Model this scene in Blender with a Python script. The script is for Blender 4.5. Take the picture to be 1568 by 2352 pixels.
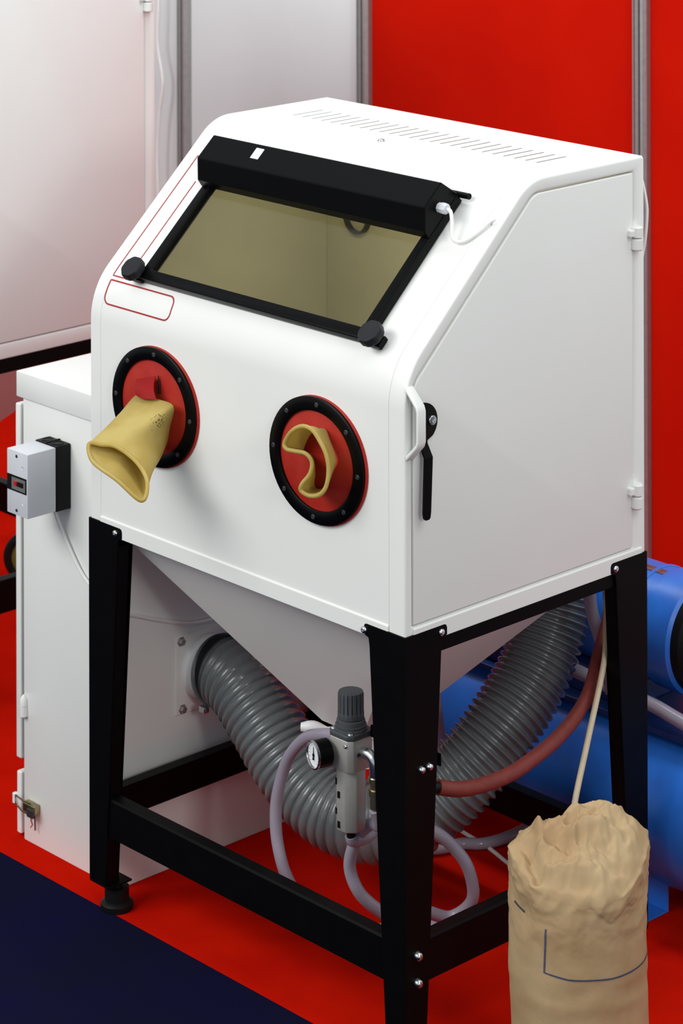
import bpy, bmesh, math, random
from mathutils import Vector, Matrix, noise
random.seed(4)
scene = bpy.context.scene
for o in list(bpy.data.objects):
    bpy.data.objects.remove(o)
COL = scene.collection
PI = math.pi

# ------------------------------------------------------------------ camera
cam_d = bpy.data.cameras.new('camera')
cam = bpy.data.objects.new('camera', cam_d)
COL.objects.link(cam)
cr = Vector((0.68522424, 0.72832776, -0.00253185))
cu = Vector((0.00211073, 0.00149043, 0.99999666))
cd = Vector((-0.72832911, 0.68522730, 0.00051603))
cam.matrix_world = Matrix(((cr.x, cu.x, -cd.x, 4.62428772), (cr.y, cu.y, -cd.y, -3.61391472), (cr.z, cu.z, -cd.z, 2.75113362), (0, 0, 0, 1)))
cam_d.sensor_fit = 'AUTO'
cam_d.sensor_width = 36.0
cam_d.lens = 6309.07 / 2352.0 * 36.0
cam_d.shift_x = 0.0
cam_d.shift_y = -2067.22 / 2352.0
cam_d.clip_end = 100
cam_d.dof.use_dof = True
cam_d.dof.focus_distance = 5.35
cam_d.dof.aperture_fstop = 8.0
scene.camera = cam

# ------------------------------------------------------------------ world, lights, exposure
world = bpy.data.worlds.new('hall')
scene.world = world
world.use_nodes = True
wb = world.node_tree.nodes['Background']
wb.inputs[0].default_value = (0.92, 0.97, 1.0, 1)
wb.inputs[1].default_value = 0.56

def area(name, loc, target, size, power, color=(1, 1, 1)):
    d = bpy.data.lights.new(name, 'AREA')
    d.shape = 'RECTANGLE'
    d.size, d.size_y = size
    d.energy = power
    d.color = color
    o = bpy.data.objects.new(name, d)
    COL.objects.link(o)
    o.location = loc
    o.rotation_euler = (Vector(target) - Vector(loc)).to_track_quat('-Z', 'Y').to_euler()
    return o
area('hall_light_front', (-0.8, -5.0, 4.5), (0.3, 0.3, 0.6), (4.4, 2.4), 300, (1.0, 0.99, 0.97))
area('hall_light_top', (-0.2, 0.9, 3.9), (-0.2, 1.7, 1.4), (4.0, 0.5), 60, (0.95, 0.98, 1.0))
area('hall_light_side', (9.0, -3.2, 4.2), (0.4, 0.4, 0.5), (1.3, 1.3), 150, (1.0, 0.98, 0.95))

area('hall_light_right', (4.2, 0.2, 5.0), (0.2, 0.6, 0.8), (2.8, 2.8), 75, (1.0, 0.99, 0.97))

scene.view_settings.view_transform = 'Standard'
scene.view_settings.look = 'None'
scene.view_settings.gamma = 1.0
scene.view_settings.use_curve_mapping = False
scene.view_settings.exposure = -0.07

# ------------------------------------------------------------------ materials
MATS = {}
def lin(r, g, b):
    f = lambda c: ((c / 255.0) / 12.92) if c / 255.0 <= 0.04045 else (((c / 255.0) + 0.055) / 1.055) ** 2.4
    return (f(r), f(g), f(b), 1)

def mat(name, col, rough=0.5, metal=0.0, var=0.0, scale=30, bump=0.0, bscale=200, spec=0.5, coat=0.0, col2=None, detail=3):
    m = bpy.data.materials.new(name)
    m.use_nodes = True
    nt = m.node_tree
    b = nt.nodes['Principled BSDF']
    b.inputs['Roughness'].default_value = rough
    b.inputs['Metallic'].default_value = metal
    b.inputs['Specular IOR Level'].default_value = spec
    b.inputs['Coat Weight'].default_value = coat
    b.inputs['Base Color'].default_value = col
    tc = nt.nodes.new('ShaderNodeTexCoord')
    if var > 0 or col2:
        n = nt.nodes.new('ShaderNodeTexNoise')
        n.inputs['Scale'].default_value = scale
        n.inputs['Detail'].default_value = detail
        nt.links.new(tc.outputs['Object'], n.inputs['Vector'])
        mx = nt.nodes.new('ShaderNodeMix')
        mx.data_type = 'RGBA'
        c2 = col2 or tuple(c * (1 - var) for c in col[:3]) + (1,)
        mx.inputs[6].default_value = col
        mx.inputs[7].default_value = c2
        rp = nt.nodes.new('ShaderNodeValToRGB')
        rp.color_ramp.elements[0].position = 0.35
        rp.color_ramp.elements[1].position = 0.7
        nt.links.new(n.outputs['Fac'], rp.inputs['Fac'])
        nt.links.new(rp.outputs['Color'], mx.inputs[0])
        nt.links.new(mx.outputs[2], b.inputs['Base Color'])
    if bump > 0:
        n2 = nt.nodes.new('ShaderNodeTexNoise')
        n2.inputs['Scale'].default_value = bscale
        n2.inputs['Detail'].default_value = 4
        nt.links.new(tc.outputs['Object'], n2.inputs['Vector'])
        bp = nt.nodes.new('ShaderNodeBump')
        bp.inputs['Strength'].default_value = bump
        bp.inputs['Distance'].default_value = 0.002
        nt.links.new(n2.outputs['Fac'], bp.inputs['Height'])
        nt.links.new(bp.outputs['Normal'], b.inputs['Normal'])
    MATS[name] = m
    return m

mat('white_paint', (0.80, 0.81, 0.79, 1), 0.38, var=0.02, scale=4, bump=0.03, bscale=900)
mat('white_panel', (0.70, 0.74, 0.75, 1), 0.55, var=0.05, scale=2)
mat('white_plastic', (0.82, 0.83, 0.84, 1), 0.45, var=0.02, scale=10)
mat('grey_plastic', (0.60, 0.62, 0.66, 1), 0.5, var=0.03, scale=20)
mat('black_paint', (0.0025, 0.0025, 0.0028, 1), 0.40, var=0.2, scale=30, bump=0.05, bscale=700, spec=0.08)
mat('black_plastic', (0.007, 0.007, 0.0075, 1), 0.45, var=0.2, scale=20, spec=0.15)
mat('black_gloss', (0.0022, 0.0022, 0.0025, 1), 0.32, var=0.2, scale=20, spec=0.10)
mat('knob_black', (0.013, 0.013, 0.017, 1), 0.5, var=0.2, scale=40, spec=0.25)
mat('dark_screw', (0.03, 0.03, 0.032, 1), 0.4, var=0.2, scale=300)
mat('chrome', (0.72, 0.73, 0.75, 1), 0.22, metal=1.0, var=0.15, scale=200)
mat('brass_zinc', (0.40, 0.36, 0.20, 1), 0.35, metal=1.0, var=0.4, scale=120)
mat('brass', (0.75, 0.62, 0.33, 1), 0.3, metal=1.0, var=0.2, scale=120)
mat('aluminium', (0.42, 0.41, 0.41, 1), 0.42, metal=0.75, var=0.12, scale=60)
mat('cast_alu', (0.40, 0.39, 0.37, 1), 0.45, metal=0.35, var=0.08, scale=60, bump=0.1, bscale=600)
mat('dark_grey_plastic', (0.055, 0.06, 0.066, 1), 0.5, var=0.1, scale=50)
mat('red_rubber', (0.34, 0.010, 0.005, 1), 0.5, spec=0.3, scale=9, col2=(0.46, 0.038, 0.022, 1), bump=0.08, bscale=60, detail=6)
mat('red_flap', (0.30, 0.010, 0.010, 1), 0.6, spec=0.12, var=0.15, scale=30)
mat('red_line', (0.36, 0.008, 0.015, 1), 0.5, var=0.1, scale=40)
mat('latex', (0.56, 0.46, 0.16, 1), 0.55, spec=0.3, scale=14, col2=(0.45, 0.32, 0.075, 1), bump=0.15, bscale=40, detail=6)
mat('latex_inside', (0.74, 0.63, 0.26, 1), 0.5, var=0.1, scale=20)
mat('hose_grey', (0.135, 0.148, 0.155, 1), 0.25, var=0.12, scale=30, coat=0.25)
mat('red_hose', (0.20, 0.028, 0.020, 1), 0.6, var=0.2, scale=60)
mat('beige_cable', (0.56, 0.47, 0.32, 1), 0.5, var=0.1, scale=60)
mat('white_cable', (0.80, 0.80, 0.79, 1), 0.45, var=0.04, scale=60)
mat('blue_paint', (0.026, 0.185, 0.74, 1), 0.35, scale=8, col2=(0.018, 0.13, 0.56, 1), bump=0.05, bscale=80)
mat('dark_blue', (0.010, 0.04, 0.18, 1), 0.4, var=0.25, scale=20)
mat('olive', (0.16, 0.15, 0.02, 1), 0.6, var=0.3, scale=40)
mat('dial_white', (0.85, 0.86, 0.88, 1), 0.4, var=0.02, scale=40)
mat('print_blue', (0.05, 0.065, 0.13, 1), 0.7, var=0.3, scale=200)
mat('bag_mark', (0.05, 0.05, 0.06, 1), 0.7, var=0.3, scale=200)
mat('interior_lining', (0.62, 0.60, 0.46, 1), 0.6, var=0.06, scale=6)
mat('sticker', (0.85, 0.85, 0.83, 1), 0.4, var=0.03, scale=60)
mat('red_button', (0.5, 0.01, 0.01, 1), 0.4, var=0.1, scale=60)
mat('red_wall', (0.50, 0.0065, 0.0004, 1), 0.6, scale=2.5, col2=(0.45, 0.004, 0.0004, 1), spec=0.04)
mat('navy_carpet', (0.0075, 0.0078, 0.024, 1), 0.95, scale=5, col2=(0.0070, 0.0070, 0.032, 1), bump=0.5, bscale=900, spec=0.0)
mat('red_carpet', (0.55, 0.009, 0.002, 1), 0.9, scale=6, col2=(0.47, 0.006, 0.002, 1), bump=0.4, bscale=900, spec=0.0)
mat('paper', (0.44, 0.32, 0.18, 1), 0.75, scale=9, col2=(0.35, 0.225, 0.115, 1), bump=0.5, bscale=45, detail=8, spec=0.2)
MATS['latex'].node_tree.nodes['Principled BSDF'].inputs['Subsurface Weight'].default_value = 0.05
MATS['latex'].node_tree.nodes['Principled BSDF'].inputs['Subsurface Radius'].default_value = (0.01, 0.006, 0.002)

def m_translucent(name, col, fac):
    nt = MATS[name].node_tree; b = nt.nodes['Principled BSDF']; out = nt.nodes['Material Output']
    t = nt.nodes.new('ShaderNodeBsdfTranslucent'); t.inputs['Color'].default_value = col
    mx = nt.nodes.new('ShaderNodeMixShader'); mx.inputs[0].default_value = fac
    nt.links.new(b.outputs[0], mx.inputs[1]); nt.links.new(t.outputs[0], mx.inputs[2]); nt.links.new(mx.outputs[0], out.inputs[0])
m_translucent('latex', (0.95, 0.80, 0.30, 1), 0.32)

def m_stain():
    m = MATS['latex'].copy(); m.name = 'latex_stained'; nt = m.node_tree
    b = nt.nodes['Principled BSDF']; src = b.inputs['Base Color'].links[0].from_socket
    g = nt.nodes.new('ShaderNodeNewGeometry')
    vd = nt.nodes.new('ShaderNodeVectorMath'); vd.operation = 'DISTANCE'; vd.inputs[1].default_value = (0.322, -0.068, 1.115)
    nt.links.new(g.outputs['Position'], vd.inputs[0])
    n = nt.nodes.new('ShaderNodeTexNoise'); n.inputs['Scale'].default_value = 260; nt.links.new(g.outputs['Position'], n.inputs['Vector'])
    a = nt.nodes.new('ShaderNodeMath'); a.operation = 'MULTIPLY_ADD'; a.inputs[1].default_value = -9.0; a.inputs[2].default_value = 0.12
    nt.links.new(vd.outputs['Value'], a.inputs[0])
    c = nt.nodes.new('ShaderNodeMath'); c.operation = 'ADD'; nt.links.new(a.outputs[0], c.inputs[0]); nt.links.new(n.outputs['Fac'], c.inputs[1])
    r = nt.nodes.new('ShaderNodeValToRGB'); r.color_ramp.elements[0].position = 0.52; r.color_ramp.elements[1].position = 0.60
    nt.links.new(c.outputs[0], r.inputs['Fac'])
    mx = nt.nodes.new('ShaderNodeMix'); mx.data_type = 'RGBA'; nt.links.new(r.outputs['Color'], mx.inputs[0]); nt.links.new(src, mx.inputs[6])
    mx.inputs[7].default_value = (0.10, 0.07, 0.02, 1); nt.links.new(mx.outputs[2], b.inputs['Base Color'])
    MATS['latex_stained'] = m
m_stain()

def m_glass():
    m = bpy.data.materials.new('tinted_glass'); m.use_nodes = True
    nt = m.node_tree; nt.nodes.clear()
    out = nt.nodes.new('ShaderNodeOutputMaterial')
    tr = nt.nodes.new('ShaderNodeBsdfTransparent')
    n = nt.nodes.new('ShaderNodeTexNoise'); n.inputs['Scale'].default_value = 3
    mx0 = nt.nodes.new('ShaderNodeMix'); mx0.data_type = 'RGBA'
    mx0.inputs[6].default_value = (0.74, 0.72, 0.625, 1); mx0.inputs[7].default_value = (0.71, 0.69, 0.60, 1)
    nt.links.new(n.outputs['Fac'], mx0.inputs[0]); nt.links.new(mx0.outputs[2], tr.inputs['Color'])
    gl = nt.nodes.new('ShaderNodeBsdfGlossy'); gl.inputs['Roughness'].default_value = 0.03
    lw = nt.nodes.new('ShaderNodeLayerWeight'); lw.inputs['Blend'].default_value = 0.5
    pw = nt.nodes.new('ShaderNodeMath'); pw.operation = 'POWER'; pw.inputs[1].default_value = 4.0; nt.links.new(lw.outputs['Facing'], pw.inputs[0])
    fr = nt.nodes.new('ShaderNodeMath'); fr.operation = 'MULTIPLY_ADD'; fr.inputs[1].default_value = 0.8; fr.inputs[2].default_value = 0.03; nt.links.new(pw.outputs[0], fr.inputs[0])
    mx = nt.nodes.new('ShaderNodeMixShader')
    nt.links.new(fr.outputs[0], mx.inputs[0]); nt.links.new(tr.outputs[0], mx.inputs[1]); nt.links.new(gl.outputs[0], mx.inputs[2])
    nt.links.new(mx.outputs[0], out.inputs[0])
    MATS['tinted_glass'] = m
m_glass()

def m_braid():
    m = bpy.data.materials.new('clear_hose'); m.use_nodes = True
    nt = m.node_tree
    b = nt.nodes['Principled BSDF']
    b.inputs['Roughness'].default_value = 0.22
    uv = nt.nodes.new('ShaderNodeUVMap')
    def wave(sx, sy):
        mp = nt.nodes.new('ShaderNodeMapping')
        nt.links.new(uv.outputs[0], mp.inputs[0])
        sp = nt.nodes.new('ShaderNodeSeparateXYZ'); nt.links.new(mp.outputs[0], sp.inputs[0])
        a = nt.nodes.new('ShaderNodeMath'); a.operation = 'MULTIPLY'; a.inputs[1].default_value = sx; nt.links.new(sp.outputs[0], a.inputs[0])
        c = nt.nodes.new('ShaderNodeMath'); c.operation = 'MULTIPLY_ADD'; c.inputs[1].default_value = sy
        nt.links.new(sp.outputs[1], c.inputs[0]); nt.links.new(a.outputs[0], c.inputs[2])
        s = nt.nodes.new('ShaderNodeMath'); s.operation = 'SINE'; nt.links.new(c.outputs[0], s.inputs[0])
        return s
    w1, w2 = wave(1900, 2 * PI * 12), wave(1900, -2 * PI * 12)
    mxm = nt.nodes.new('ShaderNodeMath'); mxm.operation = 'MAXIMUM'
    nt.links.new(w1.outputs[0], mxm.inputs[0]); nt.links.new(w2.outputs[0], mxm.inputs[1])
    rp = nt.nodes.new('ShaderNodeValToRGB')
    rp.color_ramp.elements[0].position = 0.1; rp.color_ramp.elements[0].color = (0.31, 0.265, 0.345, 1)
    rp.color_ramp.elements[1].position = 1.0; rp.color_ramp.elements[1].color = (0.51, 0.47, 0.55, 1)
    nt.links.new(mxm.outputs[0], rp.inputs[0]); nt.links.new(rp.outputs[0], b.inputs['Base Color'])
    b.inputs['Transmission Weight'].default_value = 0.25
    b.inputs['IOR'].default_value = 1.3
    b.inputs['Coat Weight'].default_value = 0.4
    MATS['clear_hose'] = m
m_braid()

# ------------------------------------------------------------------ helpers
class MB:
    def __init__(s): s.v = []; s.f = []; s.mi = []; s.uv = None
    def add(s, vs, fs, mi=0):
        n = len(s.v); s.v += [tuple(v) for v in vs]
        for f in fs: s.f.append(tuple(i + n for i in f)); s.mi.append(mi)
        return s
    def box(s, x0, x1, y0, y1, z0, z1, mi=0):
        vs = [(x, y, z) for z in (z0, z1) for y in (y0, y1) for x in (x0, x1)]
        return s.add(vs, [(0, 2, 3, 1), (4, 5, 7, 6), (0, 1, 5, 4), (2, 6, 7, 3), (0, 4, 6, 2), (1, 3, 7, 5)], mi)
    def prism(s, poly, a, b, mi=0):
        # poly: list of Vector at base, extruded by vector from a to b (vectors added)
        n = len(poly); a = Vector(a); b = Vector(b)
        vs = [Vector(p) + a for p in poly] + [Vector(p) + b for p in poly]
        fs = [tuple(range(n))[::-1], tuple(range(n, 2 * n))] + [(i, (i + 1) % n, n + (i + 1) % n, n + i) for i in range(n)]
        return s.add(vs, fs, mi)
    def lathe(s, prof, origin, axis, seg=32, mi=0, caps=True, sx=1.0, up=None, rib=None):
        # prof: [(r, h)] around axis
        ax = Vector(axis).normalized(); o = Vector(origin)
        ref = Vector(up) if up else (Vector((0, 0, 1)) if abs(ax.z) < 0.9 else Vector((1, 0, 0)))
        e1 = (ref - ax * ref.dot(ax)).normalized(); e2 = ax.cross(e1)
        vs = []
        for k, (r, h) in enumerate(prof):
            for i in range(seg):
                t = 2 * PI * i / seg
                rr = r
                if rib: rr = rib(r, k, t)
                vs.append(o + ax * h + (e1 * math.cos(t) * 1.0 + e2 * math.sin(t) * sx) * rr)
        fs = []
        for k in range(len(prof) - 1):
            for i in range(seg):
                j = (i + 1) % seg
                fs.append((k * seg + i, k * seg + j, (k + 1) * seg + j, (k + 1) * seg + i))
        if caps:
            fs.append(tuple(range(seg))[::-1]); fs.append(tuple(range((len(prof) - 1) * seg, len(prof) * seg)))
        return s.add(vs, fs, mi)
    def tube(s, path, rad, seg=12, closed=False, caps=True, mi=0, radf=None):
        pts = [Vector(p) for p in path]; n = len(pts)
        tan = []
        for i in range(n):
            a = pts[(i - 1) % n] if closed or i > 0 else pts[i]
            b = pts[(i + 1) % n] if closed or i < n - 1 else pts[i]
            tan.append((b - a).normalized())
        t0 = tan[0]; ref = Vector((0, 0, 1)) if abs(t0.z) < 0.9 else Vector((1, 0, 0))
        e = (ref - t0 * ref.dot(t0)).normalized()
        vs = []; uvs = []; L = 0
        for i in range(n):
            if i: L += (pts[i] - pts[i - 1]).length
            e = (e - tan[i] * e.dot(tan[i])).normalized(); e2 = tan[i].cross(e)
            rr = radf(L, i) if radf else rad
            for k in range(seg):
                t = 2 * PI * k / seg
                vs.append(pts[i] + (e * math.cos(t) + e2 * math.sin(t)) * rr); uvs.append((L, k / seg))
        fs = []
        m = n if closed else n - 1
        for i in range(m):
            i2 = (i + 1) % n
            for k in range(seg):
                k2 = (k + 1) % seg
                fs.append((i * seg + k, i * seg + k2, i2 * seg + k2, i2 * seg + k))
        if caps and not closed:
            fs.append(tuple(range(seg))[::-1]); fs.append(tuple(range((n - 1) * seg, n * seg)))
        if not s.v: s.uv = uvs
        return s.add(vs, fs, mi)

def link(o, parent=None):
    COL.objects.link(o)
    if parent is not None:
        o.parent = parent
        base = Vector((0, 0, 0)); q = parent
        while q is not None:
            base += q.location; q = q.parent
        o.location = o.location - base
    return o

def build(mb, name, mats, parent=None, smooth=None, bevel=0, seg=2, solid=0, soff=0, subsurf=0, fix=True):
    me = bpy.data.meshes.new(name)
    me.from_pydata([tuple(v) for v in mb.v], [], mb.f)
    mats = [mats] if isinstance(mats, str) else mats
    for m in mats: me.materials.append(MATS[m])
    for p, mi in zip(me.polygons, mb.mi): p.material_index = mi
    if mb.uv and len(mb.uv) == len(mb.v):
        ul = me.uv_layers.new(name='UVMap')
        for p in me.polygons:
            vs = [mb.uv[me.loops[li].vertex_index] for li in p.loop_indices]
            wrap = max(v[1] for v in vs) - min(v[1] for v in vs) > 0.5
            for li, v in zip(p.loop_indices, vs):
                ul.data[li].uv = (v[0], v[1] + (1 if wrap and v[1] < 0.5 else 0))
    if fix:
        bm = bmesh.new(); bm.from_mesh(me)
        bmesh.ops.recalc_face_normals(bm, faces=bm.faces); bm.to_mesh(me); bm.free()
    # origin at the base of the shape
    if mb.v:
        xs = [v.co for v in me.vertices]
        c = Vector(((min(v.x for v in xs) + max(v.x for v in xs)) / 2, (min(v.y for v in xs) + max(v.y for v in xs)) / 2, min(v.z for v in xs)))
        me.transform(Matrix.Translation(-c))
    o = bpy.data.objects.new(name, me)
    o.location = c
    link(o, parent)
    if solid:
        md = o.modifiers.new('solid', 'SOLIDIFY'); md.thickness = solid; md.offset = soff
        if len(mats) > 1 and subsurf == 0: md.material_offset = 1
    if bevel:
        md = o.modifiers.new('bevel', 'BEVEL'); md.width = bevel; md.segments = seg; md.limit_method = 'ANGLE'; md.angle_limit = math.radians(40)
        md.harden_normals = False
    if subsurf:
        md = o.modifiers.new('sub', 'SUBSURF'); md.levels = subsurf; md.render_levels = subsurf
    if smooth is not None:
        for p in me.polygons: p.use_smooth = True
        if smooth < 170:
            md = o.modifiers.new('split', 'EDGE_SPLIT'); md.split_angle = math.radians(smooth)
    return o

def thing(name, loc, label, cat, group=None):
    o = bpy.data.objects.new(name, None)
    o.empty_display_size = 0.1
    o.location = loc
    COL.objects.link(o)
    o['label'] = label; o['category'] = cat
    if group: o['group'] = group
    return o

def tag(o, label, cat=None, group=None):
    o['label'] = label
    if cat: o['category'] = cat
    if group: o['group'] = group
    return o

def spline(pts, per=12):
    P = [Vector(p) for p in pts]
    P = [P[0] * 2 - P[1]] + P + [P[-1] * 2 - P[-2]]
    out = []
    for i in range(1, len(P) - 2):
        p0, p1, p2, p3 = P[i - 1], P[i], P[i + 1], P[i + 2]
        for k in range(per):
            t = k / per
            out.append(0.5 * ((2 * p1) + (p2 - p0) * t + (2 * p0 - 5 * p1 + 4 * p2 - p3) * t * t + (3 * p1 - p0 - 3 * p2 + p3) * t ** 3))
    out.append(P[-2])
    return out

def resample(pts, step):
    out = [pts[0]]; acc = 0; last = pts[0]
    for p in pts[1:]:
        seg = (p - last).length
        while acc + seg >= step:
            t = (step - acc) / seg
            last = last.lerp(p, t); out.append(last.copy())
            seg = (p - last).length; acc = 0
        acc += seg; last = p
    out.append(pts[-1])
    return out

MESHES = {}
def shared(name, mb, m, smooth=None):
    me = bpy.data.meshes.new(name)
    me.from_pydata([tuple(v) for v in mb.v], [], mb.f)
    for q in ([m] if isinstance(m, str) else m): me.materials.append(MATS[q])
    for p, mi in zip(me.polygons, mb.mi): p.material_index = mi
    bm = bmesh.new(); bm.from_mesh(me); bmesh.ops.recalc_face_normals(bm, faces=bm.faces); bm.to_mesh(me); bm.free()
    if smooth:
        for p in me.polygons: p.use_smooth = True
        me.set_sharp_from_angle(angle=math.radians(smooth))
    MESHES[name] = me
    return me

def inst(me, name, loc, normal, parent, scale=1.0):
    o = bpy.data.objects.new(name, MESHES[me])
    o.location = loc
    o.rotation_euler = Vector(normal).to_track_quat('Z', 'Y').to_euler()
    o.scale = (scale,) * 3
    return link(o, parent)

# shared small hardware, axis +Z
shared('pan_screw', MB().lathe([(0.0072, 0), (0.0072, 0.0015), (0.0062, 0.0035), (0.004, 0.0048), (0.002, 0.0050), (0.0018, 0.0035)], (0, 0, 0), (0, 0, 1), 16), 'chrome', 35)
shared('dome_bolt', MB().lathe([(0.0095, 0), (0.0095, 0.001), (0.008, 0.004), (0.0075, 0.008), (0.004, 0.0105), (0.001, 0.011)], (0, 0, 0), (0, 0, 1), 18), 'chrome', 50)
shared('ring_screw', MB().lathe([(0.0052, 0), (0.005, 0.0012), (0.003, 0.002), (0.0022, 0.0008)], (0, 0, 0), (0, 0, 1), 14), 'dark_screw', 40)
shared('hex_bolt', MB().lathe([(0.011, 0), (0.011, 0.0015), (0.0085, 0.0016), (0.0085, 0.007), (0.006, 0.008)], (0, 0, 0), (0, 0, 1), 6), 'aluminium')
shared('dark_bolt', MB().lathe([(0.004, 0), (0.004, 0.004), (0.002, 0.005)], (0, 0, 0), (0, 0, 1), 8), 'dark_screw')

# ------------------------------------------------------------------ floor and walls
YC = 0.0145
fl = build(MB().box(-5, 1.9, YC, 6, -0.02, 0), 'floor', 'red_carpet')
fl['kind'] = 'structure'; fl['label'] = 'red carpeted booth floor'
ca = build(MB().box(-7, 6, -6, YC - 0.0005, -0.02, 0), 'floor', 'navy_carpet')
build(MB().box(1.9005, 6, YC, 6, -0.02, 0), 'floor', 'navy_carpet')['kind'] = 'structure'
ca['kind'] = 'structure'; ca['label'] = 'dark navy blue carpet in the foreground along the red floor'

YW = 2.1
wall = bpy.data.objects.new('wall_back', None); wall.location = (0, YW, 0); COL.objects.link(wall)
wall['kind'] = 'structure'; wall['label'] = 'exhibition booth wall of white and red panels between aluminium posts'
posts = [-4.70, -3.86, -3.02, -2.18, -1.340, -0.252, 0.80, 1.85, 2.90]
def post(x):
    h = 0.024; g = 0.0055; q = 0.009
    # square extrusion with two grooves per front face
    prof = [(-h, 0), (-h, -0.020), (-h + 0.006, -0.030), (-0.011, -0.032), (-0.011, -0.020), (-0.006, -0.020), (-0.006, -0.034), (0.006, -0.034), (0.006, -0.020), (0.011, -0.020), (0.011, -0.032), (h - 0.006, -0.030), (h, -0.020), (h, 0), (h, 0.03), (-h, 0.03)]
    m = MB().prism([Vector((x + a, YW + b, 0)) for a, b in prof], (0, 0, 0), (0, 0, 2.5))
    return build(m, 'post', 'aluminium', wall)
for x in posts: post(x)
for i in range(len(posts) - 1):
    a, b = posts[i] + 0.0245, posts[i + 1] - 0.0245
    build(MB().box(a, b, YW - 0.004, YW + 0.004, 0.03, 2.47), 'wall_panel', 'white_panel' if posts[i] < -1.5 or posts[i] > 0.5 else 'red_wall', wall)
    build(MB().box(a, b, YW - 0.015, YW + 0.015, 0.0, 0.03), 'bottom_rail', 'aluminium', wall)
    build(MB().box(a, b, YW - 0.015, YW + 0.015, 2.47, 2.5), 'top_rail', 'aluminium', wall)
wire = spline([(-2.262, 2.05, 2.2), (-2.262, 2.05, 1.80), (-2.265, 2.05, 1.50), (-2.27, 2.05, 1.359), (-2.248, 2.05, 1.263), (-2.246, 2.05, 1.2135), (-2.264, 2.05, 1.12), (-2.2736, 2.05, 0.991), (-2.27, 2.05, 0.879), (-2.262, 2.05, 0.6), (-2.26, 2.05, 0.006)], 10)
tag(build(MB().tube(wire, 0.0055, 8), 'hanging_cable', 'white_cable', smooth=60), 'thin white cable hanging down in front of the white wall panel', 'cable')

# ------------------------------------------------------------------ blasting cabinet
W, D, H = 0.95, 0.6867, 1.6389
ZB, ZL, Z1, Y2 = 0.808, 0.843, 1.3168, 0.3464

def arc2(p, q, s, R, n=10):
    p, q, s = Vector(p), Vector(q), Vector(s)
    a = (p - q).normalized(); b = (s - q).normalized()
    ang = a.angle(b); T = R / math.tan(ang / 2)
    c = q + (a + b).normalized() * (R / math.sin(ang / 2))
    A = q + a * T - c; B = q + b * T - c; th = A.angle(B)
    return [c + (A * math.sin((1 - k / n) * th) + B * math.sin(k / n * th)) / math.sin(th) for k in range(n + 1)]

def profile(y0, zb, z1, y2, h, d, r1, r2, n=10):
    pts = [Vector((y0, zb))]
    pts += arc2((y0, zb), (y0, z1), (y2, h), r1, n)
    pts += arc2((y0, z1), (y2, h), (d, h), r2, n)
    pts.append(Vector((d, h)))
    return pts

PF = profile(0, ZB, Z1, Y2, H, D, 0.15, 0.115)
def cumlen(P):
    c = [0]
    for i in range(1, len(P)): c.append(c[-1] + (P[i] - P[i - 1]).length)
    return c
CUM = cumlen(PF)
def surf(s):
    for i in range(len(PF) - 1):
        if s <= CUM[i + 1] or i == len(PF) - 2:
            k = (s - CUM[i]) / (CUM[i + 1] - CUM[i])
            p = PF[i].lerp(PF[i + 1], k); t = (PF[i + 1] - PF[i]).normalized()
            return p, Vector((-t.y, t.x))
S0 = CUM[11] - 0.15 * math.tan(math.radians(47.08) / 2)     # arc length of the unrounded slope corner
TS = Vector((Y2, H - Z1)).normalized(); NS = Vector((-TS.y, TS.x))
def sl(x, s, off):      # point in slope coordinates
    p = Vector((0, Z1)) + TS * s + NS * off
    return Vector((x, p.x, p.y))

cab = thing('blasting_cabinet', (W / 2, D / 2, 0), 'white sandblasting cabinet with slanted window and red glove ports on black legs', 'machine')

# window opening in slope coords, vent slots
WX0, WX1, WS0, WS1 = 0.150, 0.806, 0.070, 0.335
XA, XB = 0.0335, 0.9070
xs = {XA, XB, WX0, WX1}
slots = []
NV = 25
for k in range(NV):
    xc = 0.112 + k * (0.8435 - 0.112) / (NV - 1)
    slots.append((xc - 0.0029, xc + 0.0029)); xs |= {xc - 0.0029, xc + 0.0029}
xs = sorted(xs)
ss = set(CUM[0:1] + CUM[1:12] + CUM[12:])
ss |= {S0 + WS0, S0 + WS1}
VY0, VY1 = 0.480, 0.571
sv0 = CUM[-1] - (D - VY0); sv1 = CUM[-1] - (D - VY1)
ss |= {sv0, sv1, CUM[0] + (ZL - ZB)}
ss = sorted(ss)
sh = MB()
SSU = [s for s in ss if s >= ZL - ZB - 1e-6]
vid = {}
for i, x in enumerate(xs):
    for j, s in enumerate(SSU):
        p, n = surf(s); vid[i, j] = len(sh.v); sh.v.append((x, p.x, p.y))
for i in range(len(xs) - 1):
    for j in range(len(SSU) - 1):
        xm = (xs[i] + xs[i + 1]) / 2; sm = (SSU[j] + SSU[j + 1]) / 2
        if WX0 < xm < WX1 and S0 + WS0 < sm < S0 + WS1: continue
        if sv0 < sm < sv1 and any(a < xm < b for a, b in slots): continue
        sh.f.append((vid[i, j], vid[i + 1, j], vid[i + 1, j + 1], vid[i, j + 1])); sh.mi.append(0)
build(sh, 'front_shell', ['white_paint', 'interior_lining'], cab, smooth=35, solid=0.003, soff=-1, fix=False)

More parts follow.
